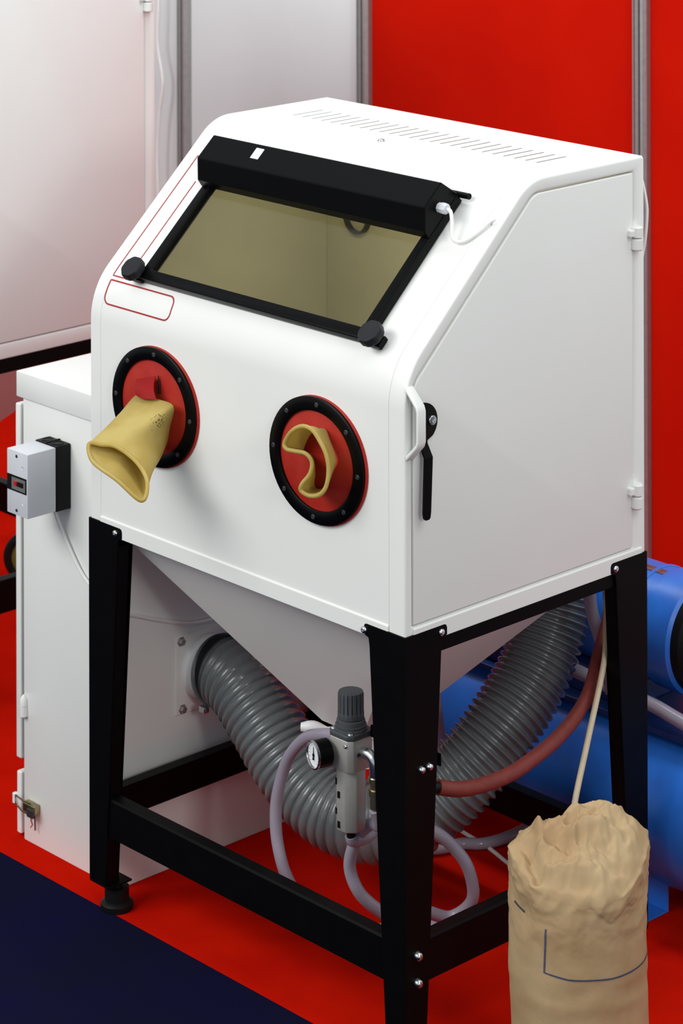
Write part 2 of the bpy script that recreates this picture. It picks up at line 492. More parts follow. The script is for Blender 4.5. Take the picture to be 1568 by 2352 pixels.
# side frames: wrap strip + side ring (right one with door opening)
DOOR = [Vector((0.019, 0.8445))] + arc2((0.019, 0.8445), (0.019, 1.297), (0.357, 1.612), 0.05, 10) + arc2((0.019, 1.297), (0.357, 1.612), (0.656, 1.612), 0.05, 10) + [Vector((0.656, 1.612)), Vector((0.652, 0.8445))]
OUT = PF + [Vector((D, ZB))]
def side_frame(x_in, x_out, hole):
    m = MB()
    n = len(OUT)
    for p in OUT: m.v.append((x_out, p.x, p.y))
    base = len(m.v)
    for p in PF: m.v.append((x_in, p.x, p.y))
    for i in range(len(PF) - 1):
        m.f.append((i, i + 1, base + i + 1, base + i)); m.mi.append(0)
    if hole:
        b2 = len(m.v)
        for p in hole: m.v.append((x_out, p.x, p.y))
        b3 = len(m.v)
        dx = -0.012 if x_out > x_in else 0.012
        for p in hole: m.v.append((x_out + dx, p.x, p.y))
        for i in range(n):
            j = (i + 1) % n
            m.f.append((i, j, b2 + j, b2 + i)); m.mi.append(0)
            m.f.append((b2 + i, b2 + j, b3 + j, b3 + i)); m.mi.append(0)
    else:
        m.f.append(tuple(range(n))); m.mi.append(0)
    return m
rf = build(side_frame(XB + 0.0006, W, DOOR), 'side_frame', 'white_paint', cab, smooth=35, bevel=0.005, seg=3)
lf = build(side_frame(XA - 0.0006, 0.0, None), 'side_frame', ['white_paint', 'interior_lining'], cab, smooth=35, solid=0.003, soff=-1)
# lip along the bottom
build(MB().prism([Vector((XA, -0.0035, ZB)), Vector((XA, -0.0035, ZL - 0.003)), Vector((XA, -0.0005, ZL)), Vector((XA, 0.012, ZL - 0.0015)), Vector((XA, 0.012, ZB))], (0, 0, 0), (XB - XA, 0, 0)), 'bottom_lip', 'white_paint', cab, bevel=0.0012)
build(MB().prism([Vector((W - 0.006, 0.02, ZB)), Vector((W + 0.0035, 0.02, ZB)), Vector((W + 0.0035, 0.02, ZL - 0.003)), Vector((W + 0.0005, 0.02, ZL)), Vector((W - 0.006, 0.02, ZL - 0.001))], (0, 0, 0), (0, D - 0.03, 0)), 'bottom_lip', 'white_paint', cab, bevel=0.0012)
build(MB().box(0.004, W - 0.004, D - 0.004, D, ZB, H - 0.003), 'rear_panel', 'interior_lining', cab, bevel=0.001)
# interior exhaust ring on the rear wall
build(MB().lathe([(0.034, 0), (0.034, 0.014), (0.039, 0.014), (0.039, 0.0)], (0.112, D - 0.005, 1.384), (0, -1, 0), 40, caps=False), 'exhaust_collar', 'dark_grey_plastic', cab, smooth=40)
# door
gap = 0.0028
cx = sum(p.x for p in DOOR) / len(DOOR); cy = sum(p.y for p in DOOR) / len(DOOR)
def inset(P, g):
    out = []
    n = len(P)
    for i in range(n):
        a, b, c = P[i - 1], P[i], P[(i + 1) % n]
        n1 = Vector(((b - a).y, -(b - a).x)).normalized(); n2 = Vector(((c - b).y, -(c - b).x)).normalized()
        m = (n1 + n2).normalized()
        k = g / max(0.3, m.dot(n1))
        out.append(b + m * k)
    return out
DP = inset(DOOR, gap)
door = build(MB().prism([Vector((0, p.x, p.y)) for p in DP], (W - 0.012, 0, 0), (W + 0.0015, 0, 0)), 'door', 'white_paint', cab, bevel=0.0025, seg=3, smooth=35)
def hinge(parent, x, y, z0, z1, r=0.0125):
    zm = (z0 + z1) / 2
    build(MB().lathe([(r * 0.7, 0), (r, 0.002), (r, z1 - zm - 0.0045), (r * 0.75, z1 - zm - 0.0012)], (x, y, zm + 0.001), (0, 0, 1), 20), 'hinge', 'white_paint', parent, smooth=40)
    build(MB().box(x - 0.012, x + 0.004, y - 0.024, y - 0.006, zm + 0.004, z1 - 0.006), 'hinge_leaf', 'white_paint', parent, bevel=0.003)
    build(MB().lathe([(r * 0.7, 0), (r, 0.003), (r, zm - z0 - 0.003), (r * 0.7, zm - z0 - 0.0005)], (x, y, z0), (0, 0, 1), 20), 'hinge', 'white_paint', parent, smooth=40)
hinge(door, W + 0.008, 0.658, 1.452, 1.502)
hinge(door, W + 0.008, 0.656, 0.926, 0.978)

# white pull handle on the right front edge
hp = [(0.0, 1.300), (0.003, 1.296), (0.031, 1.268), (0.034, 1.262), (0.034, 1.196), (0.031, 1.190), (0.003, 1.163), (0.0, 1.158)]
hi = [(0.0, 1.290), (0.026, 1.263), (0.0275, 1.258), (0.0275, 1.200), (0.026, 1.195), (0.0, 1.169)]
hm = MB()
hpoly = [Vector((W + a, 0, z)) for a, z in hp] + [Vector((W + a, 0, z)) for a, z in reversed(hi)]
# build as strip: outer/inner loops of equal count
ho = [(0.0, 1.300), (0.031, 1.268), (0.0345, 1.258), (0.0345, 1.200), (0.031, 1.190), (0.0, 1.158)]
hn = [(0.0, 1.290), (0.026, 1.263), (0.0282, 1.256), (0.0282, 1.202), (0.026, 1.195), (0.0, 1.169)]
for yy in (0.001, 0.0235):
    for a, z in ho: hm.v.append((W + a, yy, z))
    for a, z in hn: hm.v.append((W + a, yy, z))
for i in range(5):
    hm.f += [(i, i + 1, 13 + i, 12 + i), (6 + i, 18 + i, 19 + i, 7 + i), (i, 6 + i, 7 + i, i + 1), (12 + i, 13 + i, 19 + i, 18 + i)]; hm.mi += [0] * 4
hm.f += [(0, 12, 18, 6), (5, 11, 23, 17)]; hm.mi += [0, 0]
build(hm, 'pull_handle', 'white_paint', cab, bevel=0.003, seg=3, smooth=40)

# latch cam and lever
lat = MB()
N = 20
cam_pts = [Vector((0, 0.062 + 0.021 * math.sin(t), 1.226 + 0.036 * math.cos(t))) for t in [PI * k / N for k in range(N + 1)]]
cam_poly = [Vector((0, 0.034, 1.262))] + cam_pts[0:1] + cam_pts[1:] + [Vector((0, 0.056, 1.187)), Vector((0, 0.034, 1.187))]
# rounded half disc with a short neck
cam_poly = [Vector((0, 0.030, 1.252)), Vector((0, 0.036, 1.259))] + [Vector((0, 0.044 + 0.037 * math.sin(t), 1.225 + 0.037 * math.cos(t))) for t in [0.0 + 2.45 * k / N for k in range(N + 1)]] + [Vector((0, 0.053, 1.190)), Vector((0, 0.053, 1.186)), Vector((0, 0.034, 1.186)), Vector((0, 0.030, 1.196))]
latch = build(MB().prism(cam_poly, (W + 0.0015, 0, 0), (W + 0.0075, 0, 0)), 'latch_cam', 'black_paint', cab, bevel=0.0012, smooth=40)
lv = MB()
def strap(m, pts, y0a, y1a, th):
    # pts: (dx, z, y0, y1)
    base = len(m.v)
    for dx, z, a, b in pts:
        m.v += [(W + dx, a, z), (W + dx, b, z), (W + dx + th, b, z), (W + dx + th, a, z)]
    for i in range(len(pts) - 1):
        o = base + 4 * i
        for k in range(4):
            m.f.append((o + k, o + (k + 1) % 4, o + 4 + (k + 1) % 4, o + 4 + k)); m.mi.append(0)
    o = base; m.f.append((o, o + 1, o + 2, o + 3)); m.mi.append(0)
    o = base + 4 * (len(pts) - 1); m.f.append((o + 3, o + 2, o + 1, o)); m.mi.append(0)
yl = 0.0335
strap(lv, [(0.0022, 1.192, yl, yl + 0.0195), (0.0022, 1.186, yl, yl + 0.0195), (0.017, 1.163, yl - 0.001, yl + 0.019), (0.0175, 1.10, yl - 0.004, yl + 0.0155), (0.018, 1.060, yl - 0.006, yl + 0.013), (0.018, 1.051, yl - 0.0045, yl + 0.0115), (0.018, 1.047, yl - 0.001, yl + 0.008)], 0, 0, 0.006)
build(lv, 'lever', 'black_paint', latch, bevel=0.0008)
build(MB().lathe([(0.0095, 0), (0.0095, 0.002), (0.0085, 0.0032), (0.0035, 0.0034), (0.003, 0.0015)], (W + 0.0072, 0.066, 1.226), (1, 0, 0), 20), 'cam_screw', 'chrome', latch, smooth=40)

# ---- viewing window
FX0, FX1, FS0, FS1, FB, FO = 0.134, 0.822, 0.044, 0.395, 0.0245, 0.020
vw = build(MB().box(0, 0.001, 0, 0.001, 0, 0.001), 'viewing_window', 'black_gloss', cab) if False else None
fm = MB()
def sbox(m, x0, x1, s0, s1, o0, o1):
    vs = [sl(x, s, o) for o in (o0, o1) for s in (s0, s1) for x in (x0, x1)]
    m.add(vs, [(0, 2, 3, 1), (4, 5, 7, 6), (0, 1, 5, 4), (2, 6, 7, 3), (0, 4, 6, 2), (1, 3, 7, 5)])
    return m
# frame as one ring
ov = [(FX0, FS0), (FX1, FS0), (FX1, FS1), (FX0, FS1)]; iv = [(FX0 + FB, FS0 + FB), (FX1 - FB, FS0 + FB), (FX1 - FB, FS1 - FB), (FX0 + FB, FS1 - FB)]
for o in (0.001, FO):
    for x, s in ov: fm.v.append(tuple(sl(x, s, o)))
    for x, s in iv: fm.v.append(tuple(sl(x, s, o)))
for i in range(4):
    j = (i + 1) % 4
    fm.f += [(8 + i, 8 + j, 12 + j, 12 + i), (i, 4 + i, 4 + j, j), (i, j, 8 + j, 8 + i), (4 + i, 12 + i, 12 + j, 4 + j)]; fm.mi += [0] * 4
wf = build(fm, 'window_frame', 'black_gloss', cab, bevel=0.0025, seg=3, smooth=40)
build(sbox(MB(), FX0 + FB - 0.004, FX1 - FB + 0.004, FS0 + FB - 0.004, FS1 - FB, 0.008, 0.012), 'window_pane', 'tinted_glass', wf)
build(sbox(MB(), WX0, WX1, 0.300, 0.345, 0.0035, 0.0055), 'seal_strip', 'interior_lining', wf)
for kx in (0.122, 0.842):
    ear = sbox(MB(), kx - 0.018, kx + 0.018, 0.040, 0.066, 0.001, 0.014)
    build(ear, 'clamp_lug', 'black_gloss', wf, bevel=0.003, seg=3)
    kb = MB().lathe([(0.012, 0.0), (0.012, 0.010), (0.024, 0.011), (0.0265, 0.014), (0.0265, 0.026), (0.0245, 0.0295), (0.012, 0.0305), (0.001, 0.0305)], sl(kx, 0.053, 0.012), Vector((0, NS.x, NS.y)), 48, rib=lambda r, k, t: r * (1 - (0.05 * (1 - abs(math.sin(4 * t))) if r > 0.023 else 0)))
    build(kb, 'clamp_knob', 'knob_black', wf, smooth=35)
# ---- light housing over the window top
hs = [(0.2845, 0.0205), (0.287, 0.040), (0.319, 0.0755), (0.3825, 0.0745), (0.397, 0.0205)]
lh = build(MB().prism([sl(FX0 + 0.0005, s, o) for s, o in hs], (0, 0, 0), (FX1 - FX0 - 0.001, 0, 0)), 'light_housing', 'black_gloss', cab, bevel=0.0022, seg=2)
build(MB().tube([sl(0.20, 0.400, 0.014), sl(0.846, 0.400, 0.014)], 0.0062, 14), 'hinge_rod', 'black_paint', lh, smooth=40)
p0 = sl(FX1, 0.345, 0.043)
build(MB().lathe([(0.0105, 0), (0.0105, 0.008), (0.0115, 0.0085), (0.0115, 0.017), (0.009, 0.022), (0.0048, 0.023)], p0, (1, 0, 0), 8), 'cable_gland', 'grey_plastic', lh, smooth=20)
cab_path = spline([p0 + Vector((0.016, 0, 0)), p0 + Vector((0.030, 0.000, -0.003)), sl(0.860, 0.328, 0.030), sl(0.872, 0.300, 0.014), sl(0.893, 0.305, 0.0065), sl(0.915, 0.336, 0.006), sl(0.927, 0.361, 0.007), sl(0.930, 0.368, 0.001)], 10)
build(MB().tube(cab_path, 0.0040, 10), 'lamp_cable', 'white_cable', lh, smooth=60)
build(MB().lathe([(0.0045, 0.004), (0.0085, 0.003), (0.0105, 0.001), (0.0108, 0.0)], sl(0.9295, 0.3665, 0), Vector((0, NS.x, NS.y)), 20, caps=False), 'grommet', 'white_plastic', lh, smooth=60)
# white rocker switch set in the housing top
sm = MB()
hx0, hx1 = 0.284, 0.308
build(sbox(MB(), hx0, hx1, 0.345, 0.372, 0.073, 0.0765), 'rocker_switch', 'sticker', lh, bevel=0.001)
# lamp inside the cabinet
ld = bpy.data.lights.new('cabinet_lamp', 'AREA'); ld.shape = 'RECTANGLE'; ld.size = 0.55; ld.size_y = 0.05; ld.energy = 2.2; ld.color = (1, 0.97, 0.85)
lo = bpy.data.objects.new('cabinet_lamp', ld); lo.location = (0.48, 0.36, 1.60); lo.rotation_euler = (math.radians(15), 0, 0); COL.objects.link(lo)
lo.parent = lh; lo.location = lo.location - cab.location - lh.location

# ---- red outline decals
def ribbon(pts, w, name, m, parent, off=0.0006):
    # pts in (x, s) surface space
    mb = MB(); n = len(pts)
    P = [Vector(p) for p in pts]
    for i in range(n):
        t = ((P[min(i + 1, n - 1)] - P[max(i - 1, 0)])).normalized()
        q = Vector((-t.y, t.x)) * (w / 2)
        for c in (P[i] + q, P[i] - q):
            a, nn = surf(c.y); a = a + nn * off
            mb.v.append((c.x, a.x, a.y))
    for i in range(n - 1):
        mb.f.append((2 * i, 2 * i + 1, 2 * i + 3, 2 * i + 2)); mb.mi.append(0)
    return build(mb, name, m, parent)
def dense(pts, step=0.006):
    out = []
    P = [Vector(p) for p in pts]
    for a, b in zip(P, P[1:]):
        k = max(1, int((b - a).length / step))
        out += [a.lerp(b, i / k) for i in range(k)]
    return out + [P[-1]]
def rnd(x0, x1, s0, s1, r):
    c = []
    for cx_, cs, a0 in ((x1 - r, s1 - r, 90), (x1 - r, s0 + r, 0), (x0 + r, s0 + r, -90)):
        c += [(cx_ + r * math.cos(math.radians(a0 - 90 * k / 6)), cs + r * math.sin(math.radians(a0 - 90 * k / 6))) for k in range(7)]
    return [(x0, s1)] + c + [(x0, s1)]
ribbon(dense(rnd(0.036, 0.2505, 0.4840, 0.5345, 0.016)), 0.0034, 'decal_outline', 'red_line', cab)
ribbon(dense([(0.0355, 0.870), (0.0355, 0.5445), (0.082, 0.5445), (0.082, 0.806)]), 0.0029, 'decal_outline', 'red_line', cab)
# dark strips added in the vent slots, standing in for the shade inside
mat('slot_shade_grey', (0.06, 0.068, 0.07, 1), 0.6, var=0.15, scale=80)
vm = MB().box(-0.0028, 0.0028, VY0 + 0.001, VY1 - 0.001, -0.003, -0.0007)
shared('vent_slot', vm, 'slot_shade_grey')
for a_, b_ in slots:
    vo = bpy.data.objects.new('vent_slot', MESHES['vent_slot']); vo.location = ((a_ + b_) / 2, 0, H); link(vo, cab)
# top screw
inst('pan_screw', 'top_screw', (0.466, 0.409, H), (0, 0, 1), cab, 1.1)
# ---- glove ports
RX, RZ = 0.1342, 0.1225
def ell(cx_, cz, k, y, n=64):
    return [Vector((cx_ + RX * k * math.cos(2 * PI * i / n), y, cz + RZ * k * math.sin(2 * PI * i / n))) for i in range(n)]
def ring_mesh(loops):
    m = MB(); n = len(loops[0])
    for l in loops: m.v += [tuple(p) for p in l]
    for k in range(len(loops) - 1):
        for i in range(n):
            j = (i + 1) % n
            m.f.append((k * n + i, k * n + j, (k + 1) * n + j, (k + 1) * n + i)); m.mi.append(0)
    return m
def port(px, pz, slit):
    disc = MB()
    loops = []
    for k, y in ((1.010, 0.0), (1.010, -0.004), (1.0, -0.0045), (0.82, -0.0045), (0.72, -0.006), (0.55, -0.010), (0.35, -0.014), (0.18, -0.0165), (0.06, -0.0175)):
        loops.append(ell(px + (0.003 if k > 0.9 else 0.0), pz, k, y))
    disc = ring_mesh(loops)
    disc.f.append(tuple(range(8 * 64, 9 * 64))); disc.mi.append(0)
    d = build(disc, 'glove_port', 'red_rubber', cab, smooth=50)
    rg = ring_mesh([ell(px, pz, 1.0, -0.0046), ell(px, pz, 1.0, -0.0095), ell(px, pz, 0.985, -0.0110), ell(px, pz, 0.80, -0.0110), ell(px, pz, 0.785, -0.0098), ell(px, pz, 0.785, -0.0046)])
    build(rg, 'clamp_ring', 'black_gloss', d, smooth=40)
    for q in range(8):
        t = math.radians(22.5 + 20 + 45 * q)
        inst('ring_screw', 'ring_screw', (px + RX * 0.893 * math.cos(t), -0.0110, pz + RZ * 0.893 * math.sin(t)), (0, -1, 0), d)
    # slit
    (x0, z0), (x1, z1) = slit
    build(MB().tube([(x0, -0.0135, z0), ((x0 + x1) / 2 + 0.002, -0.0150, (z0 + z1) / 2), (x1, -0.0165, z1)], 0.002, 6, radf=lambda L, i: (0.0009, 0.0022, 0.0028)[i]), 'slit', 'black_plastic', d)
    return d
pL = port(0.2185, 1.1115, ((0.2411, 1.1826), (0.2476, 1.1458)))
pR = port(0.7135, 1.1110, ((0.7299, 1.1792), (0.7444, 1.1650)))

def catmull_closed(pts, n):
    P = [Vector(p) for p in pts]; m = len(P); out = []
    for k in range(n):
        f = k / n * m; i = int(f); t = f - i
        p0, p1, p2, p3 = P[(i - 1) % m], P[i % m], P[(i + 1) % m], P[(i + 2) % m]
        out.append(0.5 * ((2 * p1) + (p2 - p0) * t + (2 * p0 - 5 * p1 + 4 * p2 - p3) * t * t + (3 * p1 - p0 - 3 * p2 + p3) * t ** 3))
    return out
def sleeve(neck, rim, parent, bulge, seed, nring=9, n=72, m_='latex'):
    A = catmull_closed(neck, n); B = catmull_closed(rim, n)
    m = MB()
    ca = sum(A, Vector()) / n; cb = sum(B, Vector()) / n
    for k in range(nring):
        t = k / (nring - 1)
        tt = t
        for i in range(n):
            p = A[i].lerp(B[i], tt)
            c = ca.lerp(cb, tt)
            r = p - c
            w = noise.noise(Vector((i / n * 7.0 + seed, t * 2.4, seed))) * 0.10 * math.sin(PI * min(t, 0.98))
            p = c + r * (1 + bulge * math.sin(PI * t) + w)
            m.v.append(tuple(p))
    for k in range(nring - 1):
        for i in range(n):
            j = (i + 1) % n
            m.f.append((k * n + i, k * n + j, (k + 1) * n + j, (k + 1) * n + i)); m.mi.append(0)
    g = build(m, 'glove_sleeve', m_, parent, smooth=180, solid=0.0016, soff=0, subsurf=1)
    build(MB().tube(B, 0.0042, 8, closed=True), 'cuff_bead', 'latex', g, smooth=180)
    return g
neckL = [(0.1566, -0.015, 1.1133), (0.1873, -0.020, 1.1342), (0.2562, -0.030, 1.1414), (0.3105, -0.030, 1.1384), (0.2826, -0.015, 1.0903), (0.2564, -0.012, 1.0349), (0.1985, -0.012, 1.0492), (0.160, -0.012, 1.0862)]
rimL = [(0.2488, -0.200, 1.0815), (0.275, -0.188, 1.0835), (0.3015, -0.170, 1.0806), (0.3513, -0.160, 1.0591), (0.3963, -0.170, 1.0325), (0.4154, -0.200, 1.0066), (0.364, -0.220, 1.0395), (0.2863, -0.220, 1.0591)]
rimL = [rimL[7], rimL[0], rimL[1], rimL[2], rimL[3], rimL[4], rimL[5], rimL[6]]
sleeve(neckL, rimL, pL, 0.02, 3.0, m_='latex_stained')
# red rubber flap over the left sleeve
fp = MB()
fc = [Vector(v) for v in ((0.1746, -0.016, 1.1617), (0.2400, -0.020, 1.1811), (0.2698, -0.042, 1.1444), (0.2062, -0.042, 1.1393))]
for i in range(7):
    for j in range(7):
        u_, v_ = i / 6, j / 6
        q = fc[0].lerp(fc[1], u_).lerp(fc[3].lerp(fc[2], u_), v_)
        fp.v.append(tuple(q + Vector((0, -0.010 * math.sin(PI * u_) * (0.3 + 0.7 * v_) - 0.006 * math.sin(PI * v_), 0))))
for i in range(6):
    for j in range(6): fp.f.append((i * 7 + j, (i + 1) * 7 + j, (i + 1) * 7 + j + 1, i * 7 + j + 1)); fp.mi.append(0)
build(fp, 'rubber_flap', 'red_flap', pL, solid=0.002, smooth=60)

rimR = [(0.6967, -0.075, 1.1549), (0.7168, -0.075, 1.1818), (0.7411, -0.07, 1.196), (0.7639, -0.065, 1.1932), (0.7805, -0.06, 1.1742), (0.7986, -0.06, 1.1517), (0.8046, -0.06, 1.1241), (0.8038, -0.065, 1.0952), (0.7909, -0.07, 1.0768), (0.7682, -0.075, 1.0702), (0.7491, -0.08, 1.0768), (0.7516, -0.08, 1.0899), (0.7629, -0.07, 1.1094), (0.7637, -0.065, 1.1309), (0.752, -0.07, 1.146), (0.7253, -0.075, 1.1461), (0.7063, -0.078, 1.1467)]
neckR = [(0.6861, -0.012, 1.1293), (0.7012, -0.012, 1.1579), (0.7237, -0.012, 1.1754), (0.7459, -0.012, 1.1785), (0.7569, -0.012, 1.1616), (0.7725, -0.014, 1.1403), (0.7773, -0.014, 1.1247), (0.7664, -0.013, 1.1011), (0.7542, -0.012, 1.0772), (0.7381, -0.012, 1.0635), (0.7208, -0.012, 1.0595), (0.7133, -0.012, 1.0679), (0.7159, -0.012, 1.0853), (0.7135, -0.012, 1.1083), (0.7061, -0.012, 1.121), (0.6936, -0.012, 1.1225), (0.6886, -0.012, 1.1256)]
sleeve(neckR, rimR, pR, 0.0, 8.0)

# ---- hopper under the cabinet
HT = [(0.055, 0.030), (0.905, 0.030), (0.905, 0.630), (0.055, 0.630)]
HBm = [(0.415, 0.283), (0.535, 0.283), (0.535, 0.403), (0.415, 0.403)]
hz = MB()
hz.v = [(x, y, 0.806) for x, y in HT] + [(x, y, 0.440) for x, y in HBm]
for i in range(4):
    j = (i + 1) % 4
    hz.f.append((i, j, 4 + j, 4 + i)); hz.mi.append(0)
hop = build(hz, 'hopper', 'white_paint', cab, solid=0.003, soff=-1)
build(MB().box(0.004, 0.060, 0.004, D - 0.004, 0.806, 0.809).box(0.900, W - 0.004, 0.004, D - 0.004, 0.806, 0.809).box(0.060, 0.900, 0.004, 0.034, 0.806, 0.809).box(0.060, 0.900, 0.626, D - 0.004, 0.806, 0.809), 'bottom_flange', 'white_paint', cab)
build(MB().lathe([(0.052, 0.0), (0.052, -0.02), (0.036, -0.03), (0.036, -0.06), (0.041, -0.062), (0.041, -0.085)], (0.475, 0.343, 0.441), (0, 0, 1), 24), 'outlet', 'white_plastic', hop, smooth=40)
build(MB().tube(spline([(0.455, 0.325, 0.405), (0.425, 0.295, 0.415), (0.40, 0.272, 0.424), (0.380, 0.255, 0.424)], 5), 0.016, 10, radf=lambda L, i: 0.009 + 0.005 * abs(math.sin(L * 60))), 'outlet_valve', 'white_plastic', hop, smooth=60)
for bx in (0.155, 0.265, 0.375, 0.49, 0.60, 0.71, 0.80):
    inst('dark_bolt', 'flange_bolt', (bx, 0.017, 0.8065), (0, 0, -1), cab)

# ---- legs
def leg(cx_, cy_, sx, sy, tabx=True, taby=True):
    zt, z0 = 0.8305, 0.062
    w = lambda z: 0.050 + (0.093 - 0.050) * (z - 0.062) / (0.80 - 0.062)
    th = 0.003
    m = MB()
    X = lambda a, b: Vector((cx_ + sx * a, cy_ + sy * b, 0))
    def plate(tab, along):
        prof = [(-0.004, z0), (w(z0), z0), (w(0.79), 0.79), (w(0.80) + 0.002, 0.805)]
        if tab:
            prof += [(0.108, 0.810), (0.108, 0.824), (0.1055, 0.8288), (0.101, zt)]
        prof += [(-0.004, zt)]
        if along == 'x':
            poly = [Vector((cx_ + sx * a, 0, z)) for a, z in prof]
            m.prism(poly, (0, cy_ - sy * 0.0045, 0), (0, cy_ - sy * 0.0005, 0))
        else:
            poly = [Vector((0, cy_ + sy * a, z)) for a, z in prof]
            m.prism(poly, (cx_ - sx * 0.0045, 0, 0), (cx_ - sx * 0.0005, 0, 0))
    plate(tabx, 'x'); plate(taby, 'y')
    # inward returns
    for along in ('x', 'y'):
        vs = []
        for z in (z0, 0.79):
            for a in (w(z) - th, w(z)):
                for b in (0.0, 0.028):
                    vs.append((cx_ + sx * a, cy_ + sy * b, z) if along == 'x' else (cx_ + sx * b, cy_ + sy * a, z))
        m.add(vs, [(0, 1, 3, 2), (4, 6, 7, 5), (0, 4, 5, 1), (2, 3, 7, 6), (0, 2, 6, 4), (1, 5, 7, 3)])
    # sole plate
    a, b = cx_ - sx * 0.004, cx_ + sx * 0.060; c, d = cy_ - sy * 0.004, cy_ + sy * 0.060
    m.box(min(a, b), max(a, b), min(c, d), max(c, d), 0.058, 0.062)
    o = build(m, 'leg', 'black_paint', cab, bevel=0.0008)
    fx, fy = cx_ + sx * 0.037, cy_ + sy * 0.037
    build(MB().lathe([(0.034, 0), (0.035, 0.003), (0.035, 0.013), (0.031, 0.017), (0.026, 0.019), (0.026, 0.046), (0.012, 0.047), (0.012, 0.058)], (fx, fy, 0.0), (0, 0, 1), 28), 'foot', 'black_plastic', o, smooth=40)
    return o
lFL = leg(0, 0, 1, 1); lFR = leg(W, 0, -1, 1); lRR = leg(W, D, -1, -1); lRL = leg(0, D, 1, -1)
inst('pan_screw', 'screw', (0.087, -0.0045, 0.8175), (0, -1, 0), lFL)
inst('pan_screw', 'screw', (W - 0.106, -0.0045, 0.8175), (0, -1, 0), lFR)
inst('pan_screw', 'screw', (W + 0.0045, 0.092, 0.8175), (1, 0, 0), lFR)
inst('pan_screw', 'screw', (W + 0.0045, D - 0.094, 0.8175), (1, 0, 0), lRR)
for y, z in ((0.037, 0.573), (0.058, 0.573)): inst('dome_bolt', 'bolt', (W + 0.0045, y, z), (1, 0, 0), lFR, 0.8)
for y, z in ((0.026, 0.226), (0.026, 0.175)): inst('dome_bolt', 'bolt', (W + 0.0045, y, z), (1, 0, 0), lFR, 1.0)

# ---- rails (folded angle with a returned top edge)
RZ0, RZ1 = 0.167, 0.248
def rail_x(y, sy):
    m = MB(); pts = [(y, RZ0), (y, RZ1 - 0.004), (y + sy * 0.004, RZ1), (y + sy * 0.030, RZ1), (y + sy * 0.030, RZ1 - 0.003), (y + sy * 0.005, RZ1 - 0.004), (y + sy * 0.0035, RZ0)]
    return build(m.prism([Vector((0.030, a, b)) for a, b in pts], (0, 0, 0), (W - 0.060, 0, 0)), 'lower_rail', 'black_paint', cab)
def rail_y(x, sx):
    m = MB(); pts = [(x, RZ0), (x, RZ1 - 0.004), (x + sx * 0.004, RZ1), (x + sx * 0.030, RZ1), (x + sx * 0.030, RZ1 - 0.003), (x + sx * 0.005, RZ1 - 0.004), (x + sx * 0.0035, RZ0)]
    return build(m.prism([Vector((a, 0.030, b)) for a, b in pts], (0, 0, 0), (0, D - 0.060, 0)), 'lower_rail', 'black_paint', cab)
rail_x(0.0005, 1); rail_x(D - 0.0005, -1); rail_y(W - 0.0005, -1); rail_y(0.0005, 1)
build(MB().box(W - 0.022, W - 0.001, 0.080, D - 0.080, 0.779, 0.8065), 'upper_rail', 'black_paint', cab, bevel=0.002)
build(MB().box(0.001, 0.022, 0.080, D - 0.080, 0.779, 0.8065), 'upper_rail', 'black_paint', cab, bevel=0.002)

build(MB().tube(spline([(0.930, 0.689, 1.615), (0.938, 0.697, 1.585), (0.947, 0.700, 1.54), (0.948, 0.700, 1.51), (0.944, 0.698, 1.46), (0.934, 0.694, 1.40), (0.925, 0.691, 1.30), (0.920, 0.691, 0.95)], 8), 0.0032, 8), 'rear_cable', 'white_cable', cab, smooth=60)

# ------------------------------------------------------------------ dust collector
CX0, CX1, CY0, CY1 = -0.363, -0.024, 0.090, 0.68
col = thing('dust_collector', ((CX0 + CX1) / 2, (CY0 + CY1) / 2, 0), 'tall narrow white metal dust collector cabinet left of the blasting cabinet', 'machine')
build(MB().box(CX0, CX1, CY0, CY1, 0.0, 1.000), 'body', 'white_paint', col, bevel=0.003, seg=2, smooth=40)
build(MB().box(CX0 - 0.019, CX1 + 0.004, CY0 - 0.005, CY1 + 0.005, 0.992, 1.050), 'lid', 'white_paint', col, bevel=0.003, seg=2, smooth=40)
dr = build(MB().box(CX0 - 0.032, CX0 - 0.0135, CY0 + 0.002, CY1 - 0.02, 0.175, 0.974), 'door', 'white_paint', col, bevel=0.004, seg=3, smooth=40)
build(MB().box(CX0 - 0.0135, CX0, CY0 + 0.012, CY1 - 0.03, 0.185, 0.962), 'gasket', 'black_plastic', dr)
dw = build(MB().box(CX0 - 0.030, CX0 - 0.0135, CY0 + 0.002, CY1 - 0.02, 0.006, 0.146), 'drawer', 'white_paint', col, bevel=0.004, seg=3, smooth=40)
build(MB().box(CX0 - 0.0135, CX0, CY0 + 0.012, CY1 - 0.03, 0.012, 0.140), 'gasket', 'black_plastic', dw)
def vhinge(x, y, z0, z1, parent):
    zm = (z0 + z1) / 2
    build(MB().lathe([(0.006, 0), (0.0095, 0.002), (0.0095, zm - z0 - 0.001)], (x, y, z0), (0, 0, 1), 16), 'hinge', 'white_paint', parent, smooth=40)
    build(MB().lathe([(0.0085, 0), (0.0085, z1 - zm - 0.008), (0.003, z1 - zm)], (x, y, zm), (0, 0, 1), 16), 'hinge', 'white_paint', parent, smooth=40)
vhinge(-0.357, CY0 - 0.004, 0.278, 0.327, dr)
